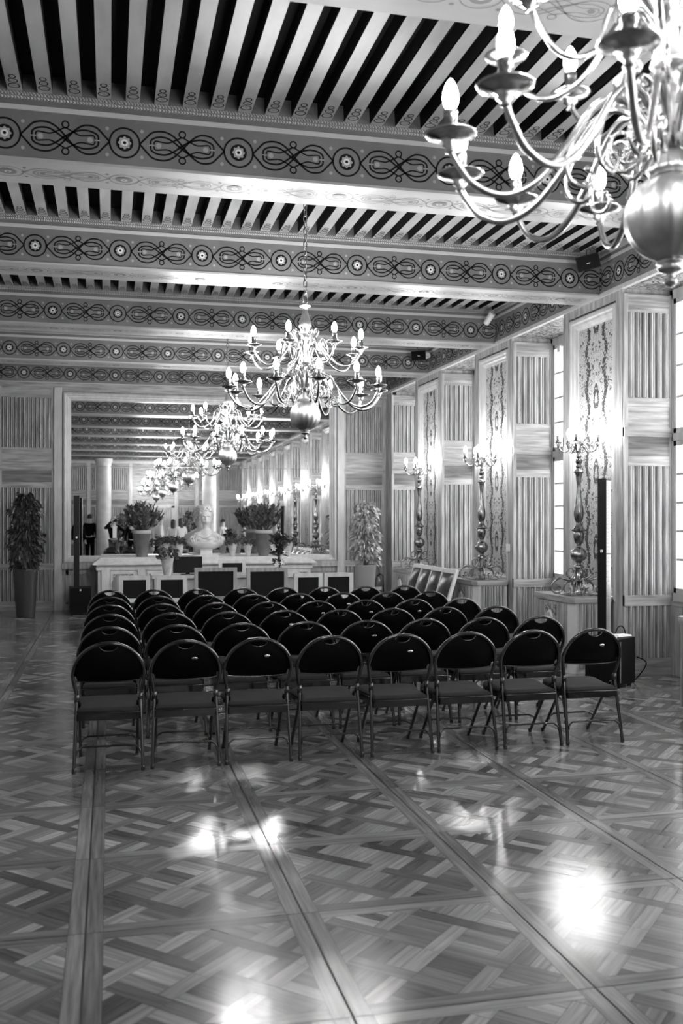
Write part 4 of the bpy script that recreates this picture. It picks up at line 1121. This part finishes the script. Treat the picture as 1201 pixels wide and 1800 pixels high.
def zz(label, loc, seed):
    t = thing('potted_plant', label, 'plant', loc, 0, 'pair of terracotta plants on the sideboard')
    MB().lathe([(.085, 0), (.09, .004), (.137, .40), (.15, .40), (.152, .405), (.152, .45), (.146, .455), (.135, .45), (.13, .41), (.01, .41)], 32).build('pot', TERRA, t)
    MB().lathe([(.138, .398), (.1535, .4), (.155, .408), (.155, .45), (.147, .457), (.136, .452)], 32, cap=False).build('pot_rim', TERRA_R, t)
    r = random.Random(seed); mb = MB(); st = MB()
    for k in range(62):
        a = r.uniform(0, 2*PI); sp = r.uniform(.03, 1)**.6; L_ = r.uniform(.36, .5)*(1-.12*sp)
        b = Vector((.05*math.cos(a), .05*math.sin(a), .42)); tip = Vector((math.cos(a)*.34*sp, math.sin(a)*.34*sp, .44+L_*math.sqrt(1-.42*sp*sp)))
        mid = (b+tip)/2+Vector((math.cos(a)*.03, math.sin(a)*.03, -.02)); P = smooth_pts([tuple(b), tuple(mid), tuple(tip)], 4)
        st.tube(P, .004, 4)
        for i in range(3, len(P)):
            q = Vector(P[i]); d = (Vector(P[i])-Vector(P[i-1])).normalized()
            for s_ in (-1, 1):
                sd = d.cross(Vector((0, 0, 1))); sd = (sd.normalized() if sd.length > .01 else Vector((1, 0, 0)))*s_
                leaves(mb, lambda rr: (tuple(q), tuple(d*.9+sd*.55+Vector((rr.uniform(-.2, .2), rr.uniform(-.2, .2), 0)))), 1, .085, .0145, r, 0)
    st.build('stems', LEAF, t); mb.build('foliage', LEAF, t)
    return t
zz('leafy upright plant in a terracotta pot on the sideboard, left of the marble bust', (.545, 17.2, .946), 21)
zz('leafy upright plant in a terracotta pot on the sideboard, right of the marble bust', (2.65, 17.2, .946), 22)
def wrapped(label, loc, seed, s_=1.0, tagd=True):
    t = thing('wrapped_flower_pot', label, 'plant', loc, seed*.7, 'paper-wrapped flower pots')
    n = 18; r = random.Random(seed); vs = []
    for (rr, z) in ((.045, 0), (.06, .09), (.078, .18), (.09, .235)):
        for k in range(n):
            f = 1+.08*math.sin(3*k+z*9)*(z/.2); vs.append((rr*f*math.cos(2*PI*k/n)*s_, rr*f*math.sin(2*PI*k/n)*s_, (z+(.02*math.sin(k*2.3) if z > .2 else 0))*s_))
    mb = MB(); mb.add(vs, [(i*n+k, i*n+(k+1) % n, (i+1)*n+(k+1) % n, (i+1)*n+k) for i in range(3) for k in range(n)], 0, True); mb.add(vs, [tuple(range(n))[::-1]])
    mb.build('paper_wrap', KRAFT, t)
    MB().lathe([(.06*s_, .17*s_), (.002, .18*s_)], 16).build('soil', SOIL, t)
    mb = MB(); st = MB()
    def place(rr):
        a = rr.uniform(0, 2*PI); q = .12*math.sqrt(rr.random())*s_; z = (.2+rr.uniform(0, .17)*(1-.3*q/.12))*s_
        return (q*math.cos(a), q*math.sin(a), z), (math.cos(a), math.sin(a), rr.uniform(.1, 1.2))
    leaves(mb, place, 170, .05*s_, .014*s_, r, .3); mb.build('foliage', LEAF, t)
    for k in range(9):
        (x, y, z), d = place(r); st.tube([(x*.3, y*.3, .17*s_), (x, y, z)], .002, 4)
    st.build('stems', LEAF, t)
    mb = MB()
    for k in range(26):
        (x, y, z), d = place(r); z += .03*s_
        for q in range(5):
            a = 2*PI*q/5; mb.add([(x, y, z), (x+.014*math.cos(a), y+.014*math.sin(a), z+.006), (x+.014*math.cos(a+.9), y+.014*math.sin(a+.9), z+.006)], [(0, 1, 2)])
    mb.build('blossoms', mat('small_blossom', .3, .6), t)
    return t
wrapped('paper-wrapped flower pot on the desk, standing lower than the others', (.82, 14.55, .776), 1, 1.15)
wrapped('paper-wrapped flower pot nearest the left terracotta plant on the sideboard', (.95, 17.3, .946), 2, .95)
wrapped('paper-wrapped flower pot just left of the marble bust', (1.17, 17.12, .946), 3, .95)
wrapped('paper-wrapped flower pot just right of the marble bust', (2.09, 17.12, .946), 4, .92)
wrapped('paper-wrapped flower pot nearest the right terracotta plant, on its left', (2.37, 17.17, .946), 5, .9)
wrapped('paper-wrapped flower pot at the right end of the sideboard', (3.08, 17.15, .946), 6, 1.0)
# glass vase with lilies and dark foliage
t = thing('flower_vase', 'clear glass vase with dark leaves and white lilies before the right terracotta plant', 'vase', (2.5, 14.7, .776))
MB().lathe([(.045, 0), (.05, .005), (.055, .12), (.048, .24), (.055, .27), (.05, .272), (.043, .24), (.048, .12), (.043, .012), (.001, .012)], 24).build('glass', GLASS, t)
r = random.Random(4); mb = MB()
for k in range(14):
    a = r.uniform(0, 2*PI); mb.tube(smooth_pts([(.02*math.cos(a), .02*math.sin(a), .02), (.02*math.cos(a), .02*math.sin(a), .27), (.07*math.cos(a), .07*math.sin(a), .42)], 3), .004, 5)
mb.build('stems', LEAF_D, t)
mb = MB(); leaves(mb, lambda q: ((q.uniform(-.07, .07), q.uniform(-.07, .07), q.uniform(.26, .56)), (q.uniform(-1, 1), q.uniform(-1, 1), q.uniform(-.2, 1.4))), 150, .12, .02, r, .3)
leaves(mb, lambda q: ((q.uniform(-.05, .05), q.uniform(-.05, .05), q.uniform(.0, .2)), (q.uniform(-1, 1), q.uniform(-1, 1), q.uniform(.2, 1))), 40, .1, .016, r, .3)
mb.build('foliage', LEAF_D, t)
mb = MB()
for (x, y, z) in ((-.09, -.05, .38), (-.11, -.02, .43), (-.05, -.1, .14), (.04, -.1, .17), (.09, -.06, .33)):
    for q in range(6):
        a = 2*PI*q/6; c = Vector((x, y, z)); d = Vector((math.cos(a)*.05, -.025, math.sin(a)*.05)); s2 = Vector((-math.sin(a)*.012, 0, math.cos(a)*.012))
        mb.add([tuple(c), tuple(c+d*.5+s2), tuple(c+d), tuple(c+d*.5-s2)], [(0, 1, 2), (0, 2, 3)])
mb.build('lily_blossoms', PETALW, t)

# ================================================================== MARBLE BUST
def bust():
    t = thing('marble_bust', 'white marble bust of a draped figure at the centre of the sideboard', 'bust', (1.645, 17.2, .946), -.12)
    MB().box(-.2, .2, -.13, .13, 0, .028).build('base_slab', MARBLE, t)
    MB().lathe([(.14, .028), (.145, .03), (.15, .045), (.145, .05), (.14, .1), (.15, .112), (.155, .125)], 4, 0, Matrix.Rotation(PI/4, 4, 'Z'), smooth=False).build('plinth', MARBLE, t)
    # torso + neck + head as one displaced ring surface (elliptic sections)
    rings = [ # z, cx, cy, rx, ry, power
        (.12, 0, 0, .10, .07), (.135, 0, .0, .16, .09), (.165, 0, 0, .225, .115), (.20, 0, 0, .275, .13), (.24, 0, 0, .312, .135), (.275, 0, .003, .32, .13), (.32, 0, .008, .30, .125), (.355, 0, .01, .268, .12),
        (.39, 0, .01, .22, .112), (.42, 0, .012, .165, .1), (.445, 0, .012, .118, .09), (.47, 0, .01, .078, .075), (.50, 0, .004, .058, .063), (.54, 0, -.002, .056, .062),
        (.565, 0, -.01, .06, .072), (.585, 0, -.018, .066, .085), (.61, 0, -.012, .074, .092), (.64, 0, -.008, .08, .095), (.67, 0, -.004, .084, .098), (.70, 0, 0, .086, .10),
        (.73, 0, .004, .085, .10), (.76, 0, .008, .08, .095), (.79, 0, .01, .068, .083), (.815, 0, .012, .048, .06), (.832, 0, .012, .02, .026), (.836, 0, .012, .002, .002)]
    rings = smooth_pts(rings, 5)
    n = 96; vs = []
    for (z, cx, cy, rx, ry) in rings:
        for k in range(n):
            a = 2*PI*k/n; x = cx+rx*math.cos(a); y = cy+ry*math.sin(a); zz_ = z
            fa = math.cos(a+PI/2)           # 1 facing the camera (-y)
            front = max(0.0, fa)
            if .2 <= z <= .44:              # drapery folds, hanging in curves
                dd = .011*math.sin(62*(z+1.3*x*x)+5*x)+.008*math.sin(40*x+20*z)+.006*math.sin(95*(z-.4*x))
                y -= dd*min(1, front*1.6)*min(1, (z-.2)*12)*min(1, (.44-z)*14); x *= 1+.03*math.sin(44*z+3*a)
            if .2 <= z <= .36: zz_ = z     # shoulders hollow out below
            if .56 <= z <= .72:
                px = abs(x)
                nose = math.exp(-(x/.012)**2)*math.exp(-((z-.638)/.026)**2)*.03*(front > .6)
                brow = math.exp(-((px-.03)/.022)**2)*math.exp(-((z-.682)/.010)**2)*.014*(front > .5)
                eye = -math.exp(-((px-.031)/.014)**2)*math.exp(-((z-.664)/.010)**2)*.022*(front > .5)
                lip = math.exp(-(x/.024)**2)*(math.exp(-((z-.606)/.006)**2)+math.exp(-((z-.594)/.006)**2))*.011*(front > .6)
                chin = math.exp(-(x/.02)**2)*math.exp(-((z-.572)/.012)**2)*.010*(front > .6)
                y -= nose+brow+eye+lip+chin
            if z > .5:
                f_ = 1+.25*min(1, (z-.5)/.07); x *= f_; y *= f_; zz_ = .5+(z-.5)*1.13
            vs.append((x, y, zz_))
    m = len(rings)
    MB().add(vs, [(i*n+k, i*n+(k+1) % n, (i+1)*n+(k+1) % n, (i+1)*n+k) for i in range(m-1) for k in range(n)], 0, True).build('figure', MARBLE, t)
    # curly hair with a knotted lock, and drape folds across the chest
    HM = Matrix.Translation((0, 0, .5)) @ Matrix.Diagonal((1.25, 1.25, 1.13, 1)) @ Matrix.Translation((0, 0, -.5))
    r = random.Random(8); mb = MB()
    for k in range(190):
        a = r.uniform(0, 2*PI); ph = r.uniform(.0, 1.0)
        z = .70+.14*ph; R_ = .094*math.sqrt(max(.02, 1-((z-.70)/.15)**2))
        x, y = R_*math.cos(a)*.98, .008+R_*1.12*math.sin(a)
        if y < -.05 and z < .755: continue
        if y > 0: z -= r.uniform(0, .09)
        s_ = r.uniform(.012, .02)
        mb.lathe([(s_*math.sin(q*PI/6)+.0005, -s_*math.cos(q*PI/6)) for q in range(7)], 8, 0, HM @ Matrix.Translation((x, y, z)) @ Matrix.Rotation(r.uniform(0, 3), 4, 'X') @ Matrix.Diagonal((1, 1.5, .8, 1)))
    for s2 in (-1, 1):
        for k in range(8):
            mb.lathe([(.014*math.sin(q*PI/6)+.0005, -.014*math.cos(q*PI/6)) for q in range(7)], 8, 0, HM @ Matrix.Translation((s2*(.083+.004*math.sin(k*2)), .0+.01*math.cos(k), .70-.016*k)))
    mb.build('hair', MARBLE, t)
    mb = MB()
    for k in (0, 2, 3):
        d = .03*k
        P = smooth_pts([(-.21+d*.5, -.07, .41-d*.2), (-.13+d*.3, -.108-.004*k, .36-d*.9), (-.03+d*.3, -.124, .325-d*1.1), (.10-d*.2, -.112, .36-d*.9), (.2-d*.5, -.075, .41-d*.3)], 5)
        mb.tube(P, [.004+.009*math.sin(PI*i/(len(P)-1)) for i in range(len(P))], 7)
    for s2 in (-1, 1):
        for k in range(3):
            P = smooth_pts([(s2*(.07+.03*k), -.05, .45-.012*k), (s2*(.13+.05*k), -.088, .385-.02*k), (s2*(.18+.045*k), -.1, .31), (s2*(.16+.03*k), -.1, .21)], 4)
            mb.tube(P, [.004+.009*math.sin(PI*i/(len(P)-1)) for i in range(len(P))], 6)
    mb.build('drapery_folds', MARBLE, t)
bust()

# ================================================================== PEOPLE behind the camera, seen in the mirror
def skin_obj(name, joints, bones, rad, material, parent, root=0, sub=2):
    me = bpy.data.meshes.new(name); me.from_pydata(joints, bones, [])
    o = bpy.data.objects.new(name, me); COL.objects.link(o); o.parent = parent; me.materials.append(material)
    bm = bmesh.new(); bm.from_mesh(me); lay = bm.verts.layers.skin.verify()
    for i, v in enumerate(bm.verts):
        rr = rad[i]; v[lay].radius = rr if isinstance(rr, tuple) else (rr, rr); v[lay].use_root = (i == root)
    bm.to_mesh(me); bm.free()
    o.modifiers.new('skin', 'SKIN').use_smooth_shade = True
    sb = o.modifiers.new('sub', 'SUBSURF'); sb.levels = sub; sb.render_levels = sub
    return o
def person(label, loc, rot, H, top, bottom, hair, arms, hairlen=.0, camera=False, shirt=False):
    """arms: for L and R (elbow, wrist) offsets in metres at H=1.75"""
    t = thing('person', label, 'person', loc, rot, 'people reflected in the mirror')
    k = H/1.75
    S = lambda p: (p[0]*k, p[1]*k, p[2]*k)
    J = [(0, 0, .95), (0, .01, 1.12), (0, 0, 1.32), (0, .01, 1.47), (0, -.005, 1.545), (0, -.01, 1.66)]
    Rr = [(.15, .11), (.13, .10), (.16, .11), (.062, .058), (.055, .056), (.078, .095)]
    E = [(0, 1), (1, 2), (2, 3), (3, 4), (4, 5)]
    for s_, (el, wr) in ((-1, arms[0]), (1, arms[1])):
        i = len(J); J += [(s_*.18, .01, 1.40), el, wr]; Rr += [.06, .045, .028]; E += [(2, i), (i, i+1), (i+1, i+2)]
        ha = Vector(wr)-Vector(el); ha.normalize(); p = Vector(wr)+ha*.05
        j = len(J); J.append(tuple(p)); Rr.append((.026, .016)); E.append((i+2, j))
        sd = ha.cross(Vector((0, 1, 0))); sd = sd.normalized() if sd.length > .1 else Vector((1, 0, 0))
        for q in range(4):
            b = len(J); J.append(tuple(p+ha*.055+sd*(q-1.5)*.02)); Rr.append(.008); E.append((j, b))
            J.append(tuple(p+ha*(.085+.01*(q in (1, 2)))+sd*(q-1.5)*.021+Vector((0, -.015, 0)))); Rr.append(.006); E.append((b, b+1))
        b = len(J); J.append(tuple(p+sd*.035-ha*.005)); Rr.append(.009); E.append((j, b))
    for s_ in (-1, 1):
        i = len(J); J += [(s_*.09, 0, .88), (s_*.10, -.015, .48), (s_*.105, .01, .09), (s_*.11, -.11, .045)]
        Rr += [.09, .058, .04, (.04, .032)]; E += [(0, i), (i, i+1), (i+1, i+2), (i+2, i+3)]
    body = skin_obj('body', [S(p) for p in J], E, [tuple(c*k for c in r_) if isinstance(r_, tuple) else r_*k for r_ in Rr], SKIN, t)
    # jacket or shirt
    J2 = [(0, 0, .9), (0, .01, 1.1), (0, 0, 1.33), (0, .012, 1.44)]; R2 = [(.185, .135), (.165, .125), (.185, .13), (.085, .075)]; E2 = [(0, 1), (1, 2), (2, 3)]
    for s_, (el, wr) in ((-1, arms[0]), (1, arms[1])):
        i = len(J2); J2 += [(s_*.19, .01, 1.40), el, wr]; R2 += [.075, .06, .044]; E2 += [(2, i), (i, i+1), (i+1, i+2)]
    skin_obj('jacket' if top is SUIT else 'shirt', [S(p) for p in J2], E2, [tuple(c*k for c in r_) if isinstance(r_, tuple) else r_*k for r_ in R2], top, t)
    if shirt:
        MB().prism([(-.075, -.14), (.075, -.14), (.06, -.12), (-.06, -.12)], 'z', .98*k, 1.42*k).build('shirt_front', SHIRT, t)
    J3 = [(0, 0, .93), (-.09, 0, .86), (-.10, -.012, .48), (-.105, .008, .06), (.09, 0, .86), (.10, -.012, .48), (.105, .008, .06)]
    skin_obj('trousers', [S(p) for p in J3], [(0, 1), (1, 2), (2, 3), (0, 4), (4, 5), (5, 6)], [(.15*k, .115*k), .105*k, .078*k, .062*k, .105*k, .078*k, .062*k], bottom, t)
    for s_ in (-1, 1):
        MB().prism([(s_*.11-.045, .06), (s_*.11-.05, -.06), (s_*.11-.035, -.17), (s_*.11+.035, -.17), (s_*.11+.05, -.06), (s_*.11+.045, .06)], 'z', 0, .075).build('shoe', BLACKP, t)
    # face and hair
    M = Matrix.Translation((0, -.01*k, 1.655*k)) @ Matrix.Scale(k, 4)
    mb = MB(); mb.prism([(-.012, -.085), (0, -.125), (.012, -.085)], 'z', -.02, .025, M=M); mb.build('nose', SKIN, body)
    mb = MB()
    for s_ in (-1, 1): mb.lathe([(.001, -.007), (.01, 0), (.001, .007)], 8, 0, M @ Matrix.Translation((s_*.032, -.088, .02)))
    mb.build('eyes', HAIR_D, body)
    MB().box(-.022, .022, -.096, -.085, -.052, -.046, 0, M).build('mouth', HAIR_D, body)
    mb = MB()
    for s_ in (-1, 1): mb.lathe([(.001, -.03), (.014, -.015), (.018, .01), (.008, .03), (.001, .033)], 8, 0, M @ Matrix.Translation((s_*.085, .01, .0)) @ Matrix.Diagonal((.5, 1, 1, 1)))
    mb.build('ears', SKIN, body)
    vs = []; n = 24; prof = [(1.06*math.cos(q), math.sin(q)) for q in [-.25+ (PI/2+.25)*i/9 for i in range(10)]]
    for c_, s2 in prof:
        for q in range(n):
            a = 2*PI*q/n; z = .025+.108*s2; y = .012+.108*c_*math.sin(a); x = .092*c_*math.cos(a)
            if y < -.03 and z < .05: y *= .55; z = .055
            if y > 0: z -= (hairlen+.045)*max(0, .6-s2)
            vs.append((x, y, z))
    MB().add(vs, [(i*n+q, i*n+(q+1) % n, (i+1)*n+(q+1) % n, (i+1)*n+q) for i in range(9) for q in range(n)], 0, True, M).build('hair', hair, t)
    return t
DN = ((-.25, .02, 1.12), (-.27, -.04, .87)); DNR = ((.25, .02, 1.12), (.27, -.04, .87))
UPL = ((-.42, -.02, 1.22), (-.3, -.06, 1.0)); CAMR = ((.36, -.12, 1.34), (.14, -.22, 1.6))
def vx(u, d):        # world x of something whose mirror image sits at picture column u, virtual depth d
    tt = (u-8-600.5)/1725; return (math.sin(YAW)+tt*math.cos(YAW))/(math.cos(YAW)-tt*math.sin(YAW))*d
def pl(u, y): return (vx(u, 35.75-y), y, 0)
person('person in a dark suit with grey hair, at the far left of the mirror', pl(141, -2.3), 2.6, 1.72, SUIT, SUIT, HAIR_L, (DN, DNR), shirt=True)
person('person in a dark suit seen from behind, beside the left column', pl(161, -3.3), .4, 1.82, SUIT, SUIT, HAIR_D, (DN, DNR))
ph = person('person in an open black jacket and white shirt lifting a camera to the face', pl(203, -.9), PI-.3, 1.72, SUIT, TROUS, HAIR_L, (UPL, CAMR), shirt=True)
c = thing('photo_camera', 'black photo camera held up to the face of the person in white shirt', 'camera', (ph.location.x, ph.location.y, 1.6), PI-.3)
MB().box(-.07, .07, -.2, -.13, -.05, .05).box(-.03, .03, -.19, -.14, .05, .075).build('camera_body', BLACKP, c)
MB().lathe([(.036, .0), (.036, .1), (.042, .11), (.042, .14), (.03, .14)], 20, 0, Matrix.Translation((0, -.2, 0)) @ Matrix.Rotation(PI/2, 4, 'X')).build('lens', BLACKBOX, c)
person('person in a black suit half hidden behind the left terracotta plant in the mirror', pl(236, -1.5), PI, 1.66, SUIT, SUIT, HAIR_D, (DN, DNR))
person('person in a white shirt seen in profile, right of the left terracotta plant', pl(287, -1.0), PI/2, 1.74, SHIRT, TROUS, HAIR_D, (DN, DNR))
person('person with long dark hair in a pale top, farther from the marble bust', pl(308, -1.5), .3, 1.62, SHIRT, SUIT, HAIR_D, (DN, DNR), hairlen=.25)
person('person with long hair in a pale top, nearest the marble bust in the mirror', pl(321, -1.2), -.5, 1.66, SHIRT, SUIT, HAIR_D, (DN, DNR), hairlen=.25)
person('person with short hair in a light shirt, right of the marble bust in the mirror', pl(396, -.6), 2.2, 1.64, mat('light_grey_shirt_cloth', .35, .8), SUIT, HAIR_D, (DN, DNR))
f1 = ficus('dark round potted tree right of the door, seen in the mirror', pl(338, -3.6), POTD, LEAF_D, .6, .2, .75, 1.98, .34, 12, 700)
f2 = ficus('dark potted tree left of the door, seen in the mirror', pl(222, -3.6), POTD, LEAF_D, .6, .2, .75, 1.9, .34, 14, 700)
